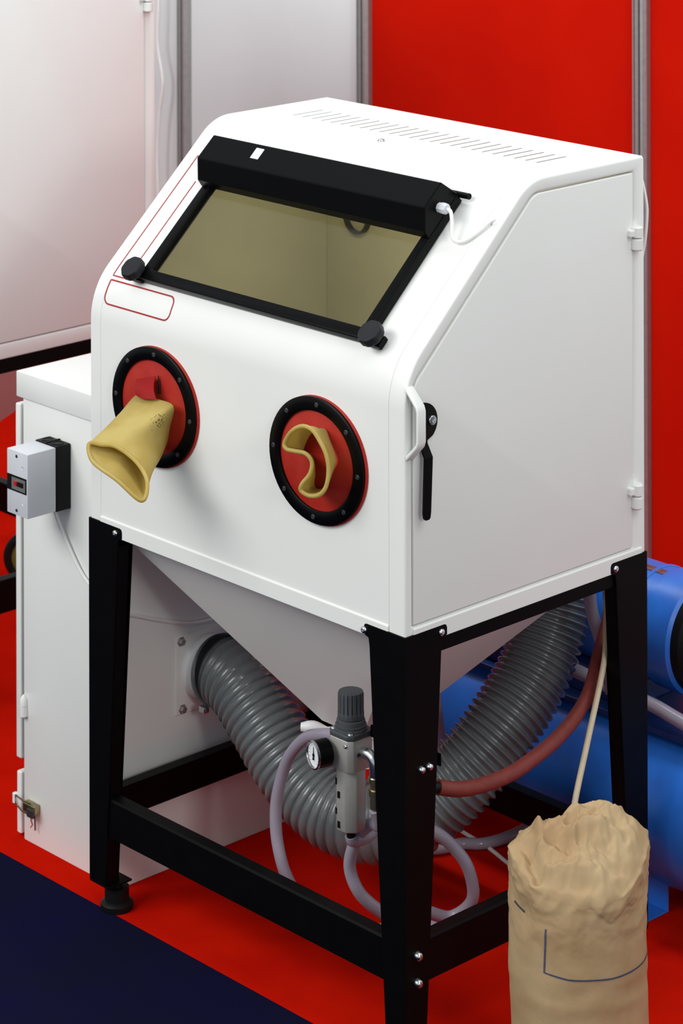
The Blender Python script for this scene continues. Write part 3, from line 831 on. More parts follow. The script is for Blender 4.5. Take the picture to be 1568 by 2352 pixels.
# toggle latch at the drawer
tl = build(MB().box(-0.345, -0.302, CY0 - 0.018, CY0, 0.075, 0.097), 'toggle_latch', 'brass_zinc', col, bevel=0.003)
build(MB().tube([(-0.318, CY0 - 0.016, 0.099), (-0.350, CY0 - 0.015, 0.097), (-0.386, CY0 - 0.006, 0.094), (-0.386, CY0 - 0.006, 0.074), (-0.350, CY0 - 0.015, 0.072), (-0.318, CY0 - 0.016, 0.073)], 0.0018, 6), 'wire_bail', 'brass_zinc', tl, smooth=60)
build(MB().box(-0.322, -0.300, CY0 - 0.024, CY0 - 0.017, 0.071, 0.090), 'lever', 'dark_screw', tl, bevel=0.002)
build(MB().tube([(-0.318, CY0 - 0.010, 0.076), (-0.320, CY0 - 0.012, 0.060), (-0.317, CY0 - 0.010, 0.050), (-0.324, CY0 - 0.010, 0.042)], 0.0018, 6), 'split_pin', 'chrome', tl, smooth=60)
build(MB().tube([(-0.309, CY0 - 0.010, 0.076), (-0.309, CY0 - 0.009, 0.040)], 0.0018, 6), 'split_pin', 'chrome', tl, smooth=60)
build(MB().lathe([(0.0065, 0), (0.0075, 0.001), (0.0075, 0.021), (0.006, 0.022)], (-0.396, CY0 + 0.002, 0.072), (0, 0, 1), 12), 'latch_hook', 'white_paint', tl, smooth=40)
# flange plate and spigot on the right side
fgp = build(MB().box(CX1, CX1 + 0.005, 0.247, 0.424, 0.331, 0.505), 'flange_plate', 'white_paint', col, bevel=0.004, seg=3, smooth=40)
for y, z in ((0.263, 0.492), (0.266, 0.343), (0.408, 0.492), (0.408, 0.343)): inst('hex_bolt', 'bolt', (CX1 + 0.005, y, z), (1, 0, 0), fgp)
SPIG = [(0.077, 0.0), (0.077, 0.004), (0.0735, 0.008), (0.0715, 0.012), (0.0715, 0.075), (0.067, 0.075), (0.067, 0.0)]
build(MB().lathe([(r * 0.93, h) for r, h in SPIG], (CX1 + 0.004, 0.336, 0.421), (1, 0, 0.04), 40, caps=False), 'spigot', 'white_plastic', fgp, smooth=40)

# motor starter switch on the collector front
sw = thing('motor_switch', (-0.225, 0.03, 0.79), 'light grey and black motor starter switch box on the front of the dust collector', 'switch')
build(MB().box(-0.264, -0.187, 0.049, 0.0895, 0.784, 0.928), 'base', 'black_plastic', sw, bevel=0.003, smooth=40)
for hx in (-0.244, -0.207):
    build(MB().lathe([(0.0135, 0), (0.0135, 0.0012), (0.0105, 0.0012), (0.0105, 0.0004)], (hx, 0.069, 0.928), (0, 0, 1), 24), 'conduit_plug', 'black_paint', sw, smooth=40)
build(MB().box(-0.2275, -0.2235, 0.050, 0.088, 0.928, 0.930), 'base_ridge', 'black_plastic', sw)
cv = build(MB().box(-0.263, -0.188, -0.028, 0.049, 0.786, 0.926), 'cover', 'grey_plastic', sw, bevel=0.002, smooth=40)
wn = build(MB().box(-0.2605, -0.1915, -0.0292, -0.028, 0.838, 0.872), 'button_recess', 'black_plastic', cv)
build(MB().box(-0.243, -0.1945, -0.0302, -0.0290, 0.842, 0.868), 'button_plate', 'aluminium', cv)
build(MB().box(-0.232, -0.222, -0.0335, -0.0300, 0.852, 0.862), 'stop_button', 'red_button', cv, bevel=0.001)
build(MB().box(-0.219, -0.201, -0.0335, -0.0300, 0.852, 0.862), 'start_button', 'black_plastic', cv, bevel=0.001)
for hz_ in (0.915, 0.797): inst('ring_screw', 'cover_screw', (-0.2275, -0.0282, hz_), (0, -1, 0), cv, 0.7)
for hz_ in (0.893, 0.816): build(MB().lathe([(0.0055, 0), (0.005, 0.0005), (0.0045, 0.0001)], (-0.205, -0.0281, hz_), (0, -1, 0), 20), 'knockout', 'grey_plastic', cv, smooth=60)
cpath = spline([(-0.217, 0.066, 0.790), (-0.213, 0.070, 0.765), (-0.196, 0.082, 0.716), (-0.148, 0.0845, 0.659), (-0.105, 0.0845, 0.632), (-0.055, 0.083, 0.610), (-0.020, 0.081, 0.598), (-0.0175, 0.10, 0.592), (-0.0185, 0.133, 0.582), (-0.0185, 0.193, 0.558), (-0.0185, 0.280, 0.528), (-0.0165, 0.343, 0.520), (-0.016, 0.40, 0.524), (-0.018, 0.48, 0.56), (-0.018, 0.60, 0.60)], 8)
tag(build(MB().tube(cpath, 0.0042, 10), 'power_cable', 'white_cable', smooth=60), 'thin white cable running from the motor switch round the dust collector', 'cable')

# ------------------------------------------------------------------ big corrugated hose
HP = [(0.020, 0.335, 0.421), (0.055, 0.335, 0.424), (0.111, 0.332, 0.406), (0.192, 0.330, 0.347), (0.282, 0.330, 0.276), (0.387, 0.340, 0.227), (0.481, 0.370, 0.221), (0.550, 0.430, 0.247), (0.616, 0.500, 0.329), (0.646, 0.580, 0.411), (0.653, 0.660, 0.487), (0.648, 0.722, 0.567), (0.640, 0.765, 0.655), (0.634, 0.775, 0.74), (0.634, 0.77, 0.84), (0.634, 0.745, 0.90), (0.634, 0.70, 0.92)]
hpath = resample(spline(HP, 16), 0.0020)
HL = 0.0020 * len(hpath)
hphase = [0.0]
for i in range(1, len(hpath)):
    k = min(1, max(0, (i / len(hpath) - 0.35) / 0.2))
    hphase.append(hphase[-1] + 0.0020 / (0.0195 * (1 - k) + 0.0162 * k))
def hrad(L, i):
    k = min(1, max(0, (L / HL - 0.35) / 0.2))
    e = 0.30 * (1 - k) + 2.0 * k
    c = 0.5 + 0.5 * math.cos(2 * PI * hphase[i])
    amp = 0.0075 * (1 - k) + 0.0105 * k
    R = 0.0700 + 0.005 * min(1, L / 0.25) - 0.0045 * k
    return R + amp * (c ** e)
hs_t = thing('corrugated_hose', (0.35, 0.4, 0.0), 'thick grey ribbed suction hose sagging under the hopper from the dust collector', 'hose')
build(MB().tube(hpath, 0.07, 40, radf=hrad, caps=False), 'hose_tube', 'hose_grey', hs_t, smooth=180)
cl = [hpath[8 + k] for k in range(7)]
build(MB().tube(cl, 0.0795, 40, caps=False), 'hose_clamp', 'black_plastic', hs_t, smooth=50)
build(MB().box(0.030, 0.052, 0.270, 0.284, 0.350, 0.364), 'clamp_screw', 'chrome', hs_t, bevel=0.003)

# ------------------------------------------------------------------ regulator
rg = thing('air_regulator', (0.72, 0.075, 0.38), 'grey compressed air filter regulator with knob and round gauge behind the front leg', 'regulator')
RXc, RYc = 0.722, 0.075
bw = 0.030
def octa(h, c): return [(-h, -h + c), (-h + c, -h), (h - c, -h), (h, -h + c), (h, h - c), (h - c, h), (-h + c, h), (-h, h - c)]
body = MB().prism([Vector((RXc + a, RYc + b, 0.500)) for a, b in octa(0.034, 0.010)], (0, 0, 0), (0, 0, 0.062))
rb = build(body, 'regulator_body', 'cast_alu', rg, bevel=0.002, smooth=40)
build(MB().prism([Vector((RXc + a, RYc + b, 0.562)) for a, b in octa(0.034, 0.010)], (0, 0, 0), (0, 0, 0.010)), 'bonnet_plate', 'dark_grey_plastic', rg, bevel=0.0015, smooth=40)
build(MB().lathe([(0.033, 0), (0.0325, 0.004), (0.031, 0.005), (0.031, 0.010), (0.029, 0.011), (0.028, 0.019), (0.024, 0.022)], (RXc, RYc, 0.572), (0, 0, 1), 32), 'bonnet', 'dark_grey_plastic', rg, smooth=40)
build(MB().lathe([(0.0235, 0), (0.026, 0.002), (0.026, 0.012), (0.0255, 0.013), (0.0255, 0.047), (0.024, 0.052), (0.010, 0.053), (0.001, 0.053)], (RXc, RYc, 0.593), (0, 0, 1), 72, rib=lambda r, k, t: r - (0.0022 if (3 <= k <= 4 and math.sin(18 * t) > 0.45) else 0)), 'pressure_knob', 'dark_grey_plastic', rg, smooth=30)
build(MB().lathe([(0.0285, 0), (0.0300, 0.003), (0.0300, 0.010), (0.0308, 0.012), (0.0308, 0.118), (0.0285, 0.122), (0.0285, 0.124)], (RXc, RYc, 0.3775), (0, 0, 1), 8, up=(1, 0.42, 0)), 'filter_bowl', 'cast_alu', rg, smooth=30, bevel=0.003)
for zz, kk in ((0.474, 0), (0.450, 1), (0.416, 0), (0.392, 1)):
    a = math.radians(246 if kk == 0 else 262)
    dv = Vector((math.cos(a), math.sin(a), 0))
    c = Vector((RXc, RYc, zz)) + dv * 0.0292
    build(MB().tube([c + Vector((0, 0, 0.006)), c - Vector((0, 0, 0.006))], 0.0032, 8), 'bowl_slot', 'black_plastic', rg, smooth=60)
build(MB().lathe([(0.009, 0), (0.009, 0.014), (0.0065, 0.014), (0.0065, 0.022)], (RXc, RYc, 0.355), (0, 0, 1), 16), 'drain_valve', 'black_plastic', rg, smooth=40)
for a, b in ((-0.024, -0.024), (0.024, -0.024), (-0.024, 0.024)): inst('pan_screw', 'bonnet_screw', (RXc + a, RYc + b, 0.572), (0, 0, 1), rg, 0.8)
inst('pan_screw', 'body_screw', (RXc - 0.005 + 0.026, RYc - 0.034, 0.552), (0, -1, 0), rg, 0.6)
inst('ring_screw', 'body_port', (RXc + 0.034, RYc - 0.012, 0.533), (1, 0, 0), rg, 0.8)
# gauge
gax = Vector((-0.25, -1, 0)).normalized()
gc = Vector((RXc - 0.021, RYc - 0.034, 0.531))
build(MB().lathe([(0.008, -0.004), (0.008, 0.008)], gc, gax, 16), 'gauge_stem', 'brass', rg, smooth=40)
gg = build(MB().lathe([(0.024, 0.006), (0.0265, 0.008), (0.0265, 0.037)], gc, gax, 40), 'gauge', 'black_gloss', rg, smooth=40)
build(MB().lathe([(0.0265, 0.036), (0.0275, 0.037), (0.0275, 0.0405), (0.0245, 0.0415), (0.0235, 0.039)], gc, gax, 40, caps=False), 'gauge_bezel', 'chrome', gg, smooth=40)
build(MB().lathe([(0.0238, 0.0368), (0.0238, 0.0375)], gc, gax, 40), 'gauge_dial', 'dial_white', gg)
ge1 = Vector((0, 0, 1)); ge2 = gax.cross(ge1)
dc = gc + gax * 0.0379
ticks = MB()
for k in range(13):
    a = math.radians(225 - k * 22.5)
    d1 = ge2 * -math.cos(a) + ge1 * math.sin(a)
    nrm = gax.cross(d1)
    p, q = dc + d1 * 0.0175, dc + d1 * 0.0205
    ticks.add([p + nrm * 0.0005, p - nrm * 0.0005, q - nrm * 0.0005, q + nrm * 0.0005], [(0, 1, 2, 3)])
build(ticks, 'dial_ticks', 'black_plastic', gg)
build(MB().tube([dc + ge1 * 0.016 + gax * 0.001, dc + gax * 0.001, dc - ge1 * 0.009 + gax * 0.001], 0.0008, 6, radf=lambda L, i: (0.0005, 0.001, 0.0022)[i]), 'needle', 'black_plastic', gg)
build(MB().lathe([(0.0028, 0), (0.0028, 0.002)], dc, gax, 12), 'needle_hub', 'black_plastic', gg)
# outlet elbow and bracket to the leg
el = spline([(RXc + 0.033, RYc + 0.0, 0.536), (RXc + 0.052, RYc - 0.0, 0.536), (RXc + 0.064, RYc, 0.530), (RXc + 0.068, RYc, 0.515), (RXc + 0.068, RYc, 0.490)], 6)
build(MB().tube(el, 0.0115, 14), 'elbow', 'chrome', rg, smooth=50)
build(MB().lathe([(0.014, 0), (0.014, -0.010), (0.011, -0.011), (0.011, -0.022), (0.014, -0.023), (0.014, -0.034), (0.011, -0.035), (0.011, -0.060)], (RXc + 0.068, RYc, 0.497), (0, 0, 1), 16), 'coupling', 'brass', rg, smooth=40)
build(MB().box(RXc + 0.034, W - 0.002, 0.095, 0.098, 0.560, 0.584), 'bracket', 'black_paint', rg, bevel=0.001)

# ------------------------------------------------------------------ flexible hoses
def hose(name, pts, r, m, label, cat='hose', per=14, seg=14, step=0.006):
    o = build(MB().tube(resample(spline(pts, per), step), r, seg), name, m, smooth=60)
    return tag(o, label, cat, 'clear air hoses around the cabinet' if name == 'air_hose' else None)
hose('air_hose', [(0.690, 0.092, 0.536), (0.655, 0.095, 0.533), (0.615, 0.100, 0.521), (0.540, 0.120, 0.485), (0.471, 0.135, 0.417), (0.433, 0.140, 0.329), (0.430, 0.140, 0.256), (0.448, 0.140, 0.196), (0.459, 0.155, 0.150), (0.450, 0.195, 0.095), (0.455, 0.255, 0.045), (0.490, 0.330, 0.016), (0.540, 0.385, 0.0135), (0.574, 0.438, 0.0135), (0.605, 0.490, 0.0135), (0.650, 0.530, 0.0135), (0.700, 0.590, 0.0135)], 0.0125, 'clear_hose', 'clear braided air hose arching down to the floor left of the regulator')
hose('air_hose', [(0.790, 0.075, 0.435), (0.790, 0.090, 0.405), (0.770, 0.105, 0.388), (0.741, 0.110, 0.380), (0.715, 0.100, 0.352), (0.691, 0.100, 0.288), (0.704, 0.110, 0.238), (0.722, 0.140, 0.200), (0.735, 0.180, 0.170), (0.738, 0.220, 0.175), (0.746, 0.262, 0.160), (0.763, 0.312, 0.140), (0.802, 0.332, 0.182), (0.799, 0.322, 0.248), (0.774, 0.300, 0.292), (0.754, 0.270, 0.321), (0.735, 0.215, 0.352), (0.720, 0.170, 0.360), (0.718, 0.120, 0.345), (0.721, 0.082, 0.350), (0.722, 0.075, 0.362)], 0.0125, 'clear_hose', 'clear braided air hose coiled in a loop behind the front leg')
hose('air_hose', [(0.425, 0.585, 0.52), (0.427, 0.60, 0.445), (0.427, 0.61, 0.367), (0.430, 0.62, 0.308), (0.452, 0.628, 0.269), (0.484, 0.630, 0.234), (0.515, 0.62, 0.215)], 0.014, 'clear_hose', 'short clear hose behind the thick ribbed hose beside the hopper')
hose('air_hose', [(0.30, 0.66, 0.0135), (0.335, 0.715, 0.0135), (0.351, 0.764, 0.0135), (0.384, 0.800, 0.0135), (0.399, 0.869, 0.0135), (0.394, 0.960, 0.0135)], 0.0125, 'clear_hose', 'clear hose lying on the red floor in front of the blue tank')
hose('floor_cable', [(0.25, 0.83, 0.005), (0.319, 0.818, 0.005), (0.390, 0.807, 0.005), (0.482, 0.780, 0.005), (0.585, 0.753, 0.005), (0.72, 0.74, 0.005)], 0.0045, 'white_cable', 'thin white cable lying on the red floor behind the cabinet', 'cable')
hose('air_hose', [(0.787, 0.70, 0.79), (0.787, 0.700, 0.728), (0.785, 0.710, 0.662), (0.797, 0.720, 0.608), (0.808, 0.730, 0.553), (0.818, 0.735, 0.49)], 0.0135, 'clear_hose', 'clear hose hanging beside the rear right leg of the cabinet')
hose('feed_cable', [(0.870, 0.660, 0.740), (0.895, 0.630, 0.660), (0.914, 0.600, 0.606), (0.961, 0.500, 0.500), (0.996, 0.420, 0.404), (1.006, 0.395, 0.33), (1.01, 0.38, 0.20), (1.02, 0.37, 0.006)], 0.0062, 'beige_cable', 'thin beige cable slanting down from the rear leg to the paper bag', 'cable')
rh = thing('blast_hose', (0.92, 0.3, 0.47), 'dark red rubber hose curving from the front leg to the rear of the cabinet', 'hose')
build(MB().tube(resample(spline([(0.917, 0.120, 0.504), (0.931, 0.170, 0.490), (0.928, 0.260, 0.477), (0.923, 0.350, 0.479), (0.909, 0.480, 0.503), (0.889, 0.580, 0.545), (0.850, 0.660, 0.598), (0.820, 0.725, 0.65), (0.795, 0.765, 0.72)], 14), 0.008), 0.0145, 16), 'hose_tube', 'red_hose', rh, smooth=60)
build(MB().tube([(0.905, 0.085, 0.506), (0.918, 0.122, 0.504)], 0.0105, 14), 'hose_fitting', 'black_plastic', rh, smooth=50)
build(MB().tube([(0.910, 0.100, 0.5055), (0.913, 0.106, 0.5052)], 0.0125, 14), 'hose_collar', 'chrome', rh, smooth=50)

# ------------------------------------------------------------------ blue compressor
TY, TZ, TR = 0.93, 0.225, 0.175
cp = thing('air_compressor', (0.5, TY, 0), 'blue air compressor tank with electric motor on top behind the cabinet', 'compressor')
tprof = [(0.001, -0.060), (0.08, -0.050), (0.135, -0.028), (0.165, 0.0), (TR, 0.03), (TR, 1.10), (0.165, 1.13), (0.135, 1.158), (0.08, 1.18), (0.001, 1.19)]
tk = build(MB().lathe(tprof, (0.13, TY, TZ), (1, 0, 0), 48), 'tank', 'blue_paint', cp, smooth=30)
build(MB().lathe([(TR + 0.001, 0), (TR + 0.003, 0.004), (TR + 0.003, 0.012), (TR + 0.001, 0.016)], (0.165, TY, TZ), (1, 0, 0), 48, caps=False), 'weld_band', 'blue_paint', tk, smooth=40)
bdir = Vector((0, -0.62, 0.78)).normalized()
build(MB().lathe([(0.030, -0.02), (0.030, 0.016), (0.026, 0.018), (0.018, 0.018), (0.018, 0.004)], Vector((0.435, TY, TZ)) + bdir * TR, bdir, 24), 'tank_boss', 'blue_paint', tk, smooth=40)
for fx in (0.12, 0.795):
    for sg in (-1, 1):
        yy = lambda v: TY + sg * v
        fm2 = MB().prism([Vector((0, yy(0.062), 0.004)), Vector((0, yy(0.13), 0.004)), Vector((0, yy(0.13), 0.0)), Vector((0, yy(0.058), 0.0)), Vector((0, yy(0.055), 0.16)), Vector((0, yy(0.059), 0.16))], (fx, 0, 0), (fx + 0.062, 0, 0))
        build(fm2, 'foot', 'blue_paint', cp, bevel=0.0008)
# base plate, motor, pump
build(MB().box(0.20, 1.02, TY - 0.11, TY + 0.11, 0.392, 0.404), 'base_plate', 'dark_blue', cp, bevel=0.002)
MZ, MR = 0.572, 0.118
mt = build(MB().lathe([(0.06, -0.02), (0.10, -0.012), (MR, 0.0), (MR, 0.330), (MR + 0.002, 0.332), (MR + 0.002, 0.345), (MR + 0.0075, 0.347), (MR + 0.0075, 0.418), (MR + 0.001, 0.425)], (0.47, TY + 0.02, MZ), (1, 0, 0), 56), 'motor', 'blue_paint', cp, smooth=30)
build(MB().lathe([(MR, 0.418), (MR + 0.0005, 0.445), (0.105, 0.468), (0.06, 0.478), (0.001, 0.478)], (0.47, TY + 0.02, MZ), (1, 0, 0), 56), 'fan_cover', 'black_plastic', mt, smooth=30)
build(MB().lathe([(MR + 0.0005, 0), (MR + 0.003, 0.002), (MR + 0.003, 0.006), (MR + 0.0005, 0.008)], (0.770, TY + 0.02, MZ), (1, 0, 0), 56, caps=False), 'motor_band', 'blue_paint', mt, smooth=40)
build(MB().box(0.50, 0.66, TY - 0.02, TY + 0.07, MZ + 0.105, MZ + 0.132), 'terminal_box', 'blue_paint', mt, bevel=0.008, seg=3, smooth=40)
npm = MB()
for k in range(4):
    t_ = math.radians(4 + 3 * k)
    for x_ in (0.66, 0.84): npm.v.append((x_, TY + 0.02 - (MR + 0.0012) * math.sin(t_), MZ + (MR + 0.0012) * math.cos(t_)))
for k in range(3): npm.f.append((2 * k, 2 * k + 1, 2 * k + 3, 2 * k + 2)); npm.mi.append(0)
mat('plate_brown', (0.10, 0.035, 0.03, 1), 0.5, scale=60, col2=(0.22, 0.10, 0.12, 1))
build(npm, 'name_plate', 'plate_brown', mt)
build(MB().box(0.52, 0.76, TY - 0.07, TY + 0.11, 0.404, 0.465), 'motor_foot', 'dark_blue', mt, bevel=0.003)
build(MB().box(0.30, 0.44, TY - 0.09, TY + 0.09, 0.404, 0.62), 'pump', 'dark_blue', cp, bevel=0.012, seg=3, smooth=40)
hose('tank_hose', [(0.66, 0.80, 0.475), (0.74, 0.815, 0.460), (0.807, 0.820, 0.455), (0.867, 0.822, 0.450), (0.92, 0.822, 0.441), (1.0, 0.83, 0.425), (1.1, 0.86, 0.415)], 0.0150, 'clear_hose', 'greyish clear hose lying across the blue tank below the motor')

# ------------------------------------------------------------------ paper bag
BX, BY, BR = 1.25, 0.15, 0.122
toc = math.atan2(-0.68522730, 0.72832911)        # angle toward the viewer
def ridged(p, s):
    return 1 - 2 * abs(noise.noise(Vector(p) * s))
def interp(pts, a):
    if a <= pts[0][0]: return pts[0][1]
    for (a0, z0), (a1, z1) in zip(pts, pts[1:]):
        if a <= a1: return z0 + (z1 - z0) * (a - a0) / (a1 - a0)
    return pts[-1][1]
def bag_edge(th):
    a = (th - toc + PI) % (2 * PI) - PI
    return interp([(-PI, 0.47), (-2.2, 0.485), (-1.57, 0.490), (-1.1, 0.470), (-0.6, 0.440), (0, 0.430), (0.6, 0.445), (1.1, 0.480), (1.57, 0.515), (2.2, 0.50), (PI, 0.47)], a)
def flap_z(th):
    a = (th - toc + PI) % (2 * PI) - PI
    pts = [(-1.3, 0.52), (-0.9, 0.47), (-0.45, 0.44), (-0.1, 0.435), (0.1, 0.430), (0.42, 0.398), (0.50, 0.408), (0.70, 0.425), (0.85, 0.418), (1.0, 0.44), (1.3, 0.50), (1.5, 0.52)]
    if a < -1.3 or a > 1.5: return 9
    return interp(pts, a)
RIDGE = [(-1.05, 0.490), (-0.85, 0.497), (-0.70, 0.515), (-0.62, 0.532), (-0.52, 0.528), (-0.2, 0.550), (0.05, 0.576), (0.30, 0.579), (0.6, 0.560), (0.9, 0.530), (1.02, 0.515)]
FOLDS = [(-0.60, -0.05, -0.52, 0.60, 0.050, 0.010), (-0.80, 0.15, -0.66, 0.62, 0.060, -0.020), (-0.50, 0.62, 0.10, 0.72, 0.050, 0.013), (-0.35, 0.82, 0.15, 0.86, 0.050, -0.010), (-0.20, 0.10, 0.25, 0.02, 0.09, -0.016), (-0.45, 0.20, -0.20, 0.42, 0.05, -0.014), (0.28, -0.12, 0.46, 0.35, 0.035, -0.007), (0.10, 0.30, 0.60, 0.55, 0.04, 0.006), (0.55, 0.0, 0.85, 0.3, 0.04, 0.006), (-0.30, 0.05, -0.10, 0.30, 0.04, 0.010)]
def folds(u, v):
    h = 0
    for x0, y0, x1, y1, w, k in FOLDS:
        dx, dy = x1 - x0, y1 - y0
        t = max(0, min(1, ((u - x0) * dx + (v - y0) * dy) / (dx * dx + dy * dy)))
        d = math.hypot(u - x0 - t * dx, v - y0 - t * dy)
        h += k * max(0, 1 - d / (w * 2))
    return h
def bag_r(th, z):
    r = BR + 0.004 * math.sin(2 * th + 0.6) + 0.003 * math.sin(z * 11 + th)
    px, py = math.cos(th), math.sin(th)
    r += 0.0022 * noise.noise(Vector((px * 2.2, py * 2.2, z * 9)))
    # horizontal creases
    cr_ = noise.noise(Vector((px * 1.6 + 3, py * 1.6, z * 34)))
    band = math.exp(-((z - 0.275) / 0.035) ** 2) + 0.6 * math.exp(-((z - 0.39) / 0.05) ** 2)
    r += 0.0035 * cr_ * band
    # crumpling grows to the top
    k = max(0.0, min(1.0, (z - 0.33) / 0.14)) * 0.7
    r += k * (0.012 * ridged((px * 1.3, py * 1.3, z * 9 + 2.0), 1.5) - 0.008 + 0.006 * (ridged((px * 3.2, py * 3.2, z * 26), 1.0) - 0.4) + 0.0025 * (ridged((px * 8, py * 8, z * 60), 1.0) - 0.4))
    fz = flap_z(th)
    if z > fz: r += 0.003 * min(1, (z - fz) / 0.003)
    return r
bag_t = thing('paper_bag', (BX, BY, 0), 'tall crumpled brown paper bag with folded top in front of the right legs', 'bag')
NA, NZ, NC = 220, 150, 46
bm_ = MB()
for k in range(NZ + 1):
    for i in range(NA):
        th = 2 * PI * i / NA
        z = bag_edge(th) * k / NZ
        r = bag_r(th, z)
        if k == 0: r *= 0.93
        bm_.v.append((BX + r * math.cos(th), BY + r * math.sin(th), z))
top0 = []
ridge = Vector((math.cos(toc + 1.2), math.sin(toc + 1.2), 0))
for c in range(1, NC + 1):
    f = 1 - c / NC
    for i in range(NA):
        th = 2 * PI * i / NA
        ze = bag_edge(th); r0 = bag_r(th, ze)
        r = r0 * f
        x, y = r * math.cos(th), r * math.sin(th)
        a = th - toc
        depth = r / BR * math.cos(a)          # + toward the viewer
        side = r / BR * math.sin(a)           # + to the right in the picture
        # bag closes like a tent under a ridge running across it
        hw = math.sqrt(max(0.02, 1 - min(1, side * side)))
        t = min(1, abs(depth) / hw)
        thp = toc + (math.atan2(side, hw) if depth >= 0 else PI - math.atan2(side, hw))
        E_ = bag_edge(thp); R_ = interp(RIDGE, side)
        crum = 0.013 * (ridged((x * 13 + 4, y * 13, 0.3), 1.3) - 0.45) + 0.0075 * (ridged((x * 34, y * 34, 1.7), 1.0) - 0.4) + 0.003 * (ridged((x * 80, y * 80, 4.7), 1.0) - 0.4)
        z = E_ + (R_ - E_) * (1 - t) ** 0.85 + (folds(side, depth) + crum) * min(1, (1 - f) * 6)
        bm_.v.append((BX + x, BY + y, z))
for k in range(NZ + NC):
    for i in range(NA):
        j = (i + 1) % NA
        bm_.f.append((k * NA + i, k * NA + j, (k + 1) * NA + j, (k + 1) * NA + i)); bm_.mi.append(0)
bm_.f.append(tuple(range(NA))[::-1]); bm_.mi.append(0)
bagm = build(bm_, 'bag_body', 'paper', bag_t, smooth=180)
def bag_line(pts, w, name, m):
    mb = MB(); P = [Vector(p) for p in dense(pts, 0.01)]; n = len(P)
    for i in range(n):
        t = (P[min(i + 1, n - 1)] - P[max(i - 1, 0)]).normalized(); q = Vector((-t.y, t.x)) * (w / 2)
        for c in (P[i] + q, P[i] - q):
            th = toc + c.x / BR; r = bag_r(th, c.y) + 0.0012
            mb.v.append((BX + r * math.cos(th), BY + r * math.sin(th), c.y))
    for i in range(n - 1): mb.f.append((2 * i, 2 * i + 1, 2 * i + 3, 2 * i + 2)); mb.mi.append(0)
    return build(mb, name, m, bag_t)
bag_line([(-0.073, 0.386), (-0.076, 0.308), (-0.03, 0.3035), (0.05, 0.3030), (0.12, 0.3065), (0.20, 0.3100)], 0.003, 'printed_line', 'print_blue')
bag_line([(-0.160, 0.405), (-0.145, 0.402), (-0.130, 0.397)], 0.004, 'printed_mark', 'bag_mark')

# ------------------------------------------------------------------ second cabinet at the left edge
MX, MY1 = -0.957, 0.963
MY0 = MY1 - 0.90; MX0 = MX - 1.0
M_ZB, M_ZL = 0.889, 0.928
c2 = thing('blasting_cabinet', ((MX + MX0) / 2, (MY0 + MY1) / 2, 0), 'larger white blasting cabinet on a black frame at the left edge behind the collector', 'machine')
P2 = profile(MY0, M_ZB, M_ZL + 0.62, MY0 + 0.40, 1.93, MY1, 0.16, 0.12)
O2 = P2 + [Vector((MY1, M_ZB))]
body2 = MB()
n2 = len(O2)
for x in (MX0, MX - 0.012):
    for p in O2: body2.v.append((x, p.x, p.y))
for i in range(n2):
    j = (i + 1) % n2
    body2.f.append((i, j, n2 + j, n2 + i)); body2.mi.append(0)
body2.f += [tuple(range(n2)), tuple(range(n2, 2 * n2))]; body2.mi += [0, 0]
build(body2, 'shell', 'white_paint', c2, smooth=35)
a0, a1 = MY0 + 0.024, MY1 - 0.034
D2 = [Vector((a0, M_ZL))] + arc2((a0, M_ZL), (a0, M_ZL + 0.60), (MY0 + 0.41, 1.90), 0.05) + arc2((a0, M_ZL + 0.60), (MY0 + 0.41, 1.90), (a1, 1.90), 0.05) + [Vector((a1, 1.90)), Vector((a1, M_ZL))]
rg2 = MB()
for P in (O2, D2):
    for p in P: rg2.v.append((MX, p.x, p.y))
for p in D2: rg2.v.append((MX - 0.012, p.x, p.y))
for p in O2: rg2.v.append((MX - 0.012, p.x, p.y))
for i in range(n2):
    j = (i + 1) % n2
    rg2.f += [(i, j, n2 + j, n2 + i), (n2 + i, n2 + j, 2 * n2 + j, 2 * n2 + i), (i, 3 * n2 + i, 3 * n2 + j, j)]; rg2.mi += [0] * 3
build(rg2, 'side_frame', 'white_paint', c2, bevel=0.004, smooth=35)
d2 = build(MB().prism([Vector((0, p.x, p.y)) for p in inset(D2, 0.0028)], (MX - 0.011, 0, 0), (MX + 0.001, 0, 0)), 'door', 'white_paint', c2, bevel=0.0025, smooth=35)
hinge(d2, MX + 0.008, MY1 - 0.030, 1.712, 1.764)
hinge(d2, MX + 0.008, MY1 - 0.030, 1.06, 1.11)
build(MB().box(MX - 0.03, MX - 0.002, MY0 + 0.03, MY1 - 0.03, M_ZB - 0.036, M_ZB), 'upper_rail', 'black_paint', c2, bevel=0.002)
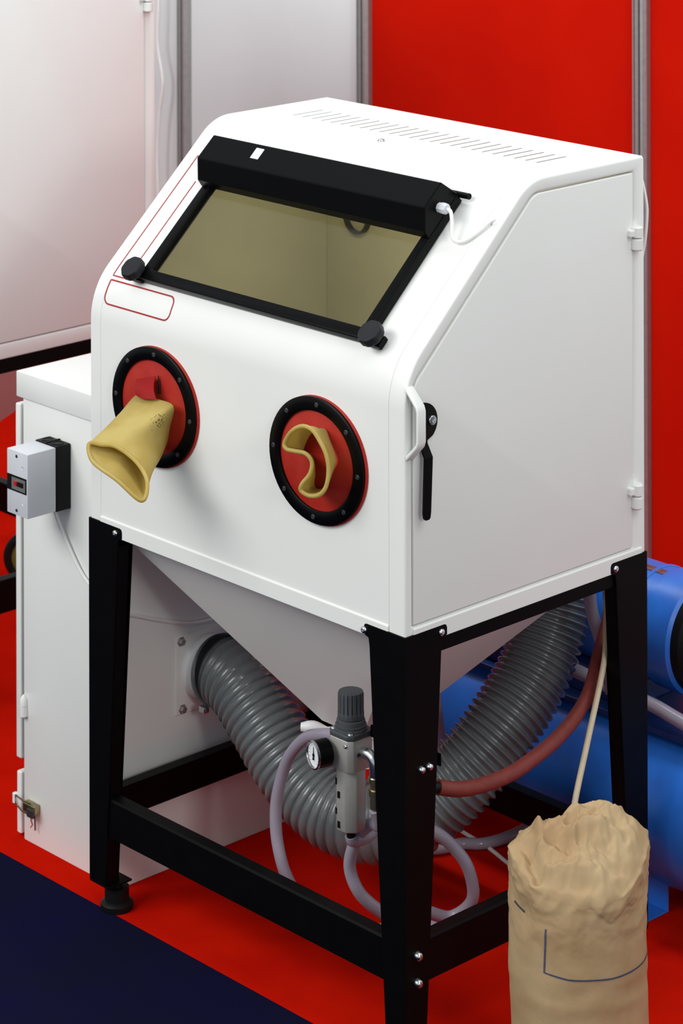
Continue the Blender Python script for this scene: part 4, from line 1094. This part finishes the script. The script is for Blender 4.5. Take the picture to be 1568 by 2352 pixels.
for lx, ly, sx, sy in ((MX, MY0, -1, 1), (MX, MY1, -1, -1), (MX0, MY0, 1, 1), (MX0, MY1, 1, -1)):
    m = MB()
    m.prism([Vector((lx, 0, 0.02)), Vector((lx + sx * 0.05, 0, 0.02)), Vector((lx + sx * 0.09, 0, M_ZB - 0.001)), Vector((lx, 0, M_ZB - 0.001))], (0, ly, 0), (0, ly + sy * 0.004, 0))
    m.prism([Vector((0, ly, 0.02)), Vector((0, ly + sy * 0.05, 0.02)), Vector((0, ly + sy * 0.09, M_ZB - 0.001)), Vector((0, ly, M_ZB - 0.001))], (lx, 0, 0), (lx + sx * 0.004, 0, 0))
    L_ = build(m, 'leg', 'black_paint', c2)
    build(MB().lathe([(0.03, 0), (0.03, 0.012), (0.02, 0.016), (0.02, 0.03)], (lx + sx * 0.032, ly + sy * 0.032, 0), (0, 0, 1), 20), 'foot', 'black_plastic', L_, smooth=40)
for x in (MX, MX0):
    s_ = -1 if x == MX else 1
    build(MB().box(min(x, x + s_ * 0.03), max(x, x + s_ * 0.03), MY0 + 0.01, MY1 - 0.01, 0.255, 0.338), 'lower_rail', 'black_paint', c2, bevel=0.002)
for y in (MY0, MY1):
    s_ = 1 if y == MY0 else -1
    build(MB().box(MX0 + 0.03, MX - 0.03, min(y, y + s_ * 0.03), max(y, y + s_ * 0.03), 0.252, 0.334), 'lower_rail', 'black_paint', c2, bevel=0.002)
h2 = MB()
h2.v = [(MX0 + 0.05, MY0 + 0.03, M_ZB - 0.002), (MX - 0.035, MY0 + 0.03, M_ZB - 0.002), (MX - 0.035, MY1 - 0.035, M_ZB - 0.002), (MX0 + 0.05, MY1 - 0.035, M_ZB - 0.002)]
hcx, hcy = (MX + MX0) / 2, (MY0 + MY1) / 2
h2.v += [(hcx - 0.06, hcy - 0.06, 0.50), (hcx + 0.06, hcy - 0.06, 0.50), (hcx + 0.06, hcy + 0.06, 0.50), (hcx - 0.06, hcy + 0.06, 0.50)]
for i in range(4):
    j = (i + 1) % 4; h2.f.append((i, j, 4 + j, 4 + i)); h2.mi.append(0)
build(h2, 'hopper', 'white_paint', c2, solid=0.003, soff=-1)

# wheel under the second cabinet
wl = thing('cart_wheel', (-1.62, 1.06, 0), 'black rubber wheel with olive yellow centre under the cabinet at the left edge', 'wheel')
wax = Vector((0.55, -0.8, 0)).normalized()
wc = Vector((-1.665, 1.08, 0.075))
build(MB().lathe([(0.052, -0.018), (0.066, -0.020), (0.075, -0.012), (0.075, 0.012), (0.066, 0.020), (0.052, 0.018), (0.052, -0.018)], wc, wax, 36, caps=False), 'tyre', 'black_plastic', wl, smooth=50)
build(MB().lathe([(0.052, -0.012), (0.040, -0.016), (0.018, -0.018), (0.018, 0.018), (0.040, 0.016), (0.052, 0.012)], wc, wax, 36), 'hub', 'olive', wl, smooth=50)
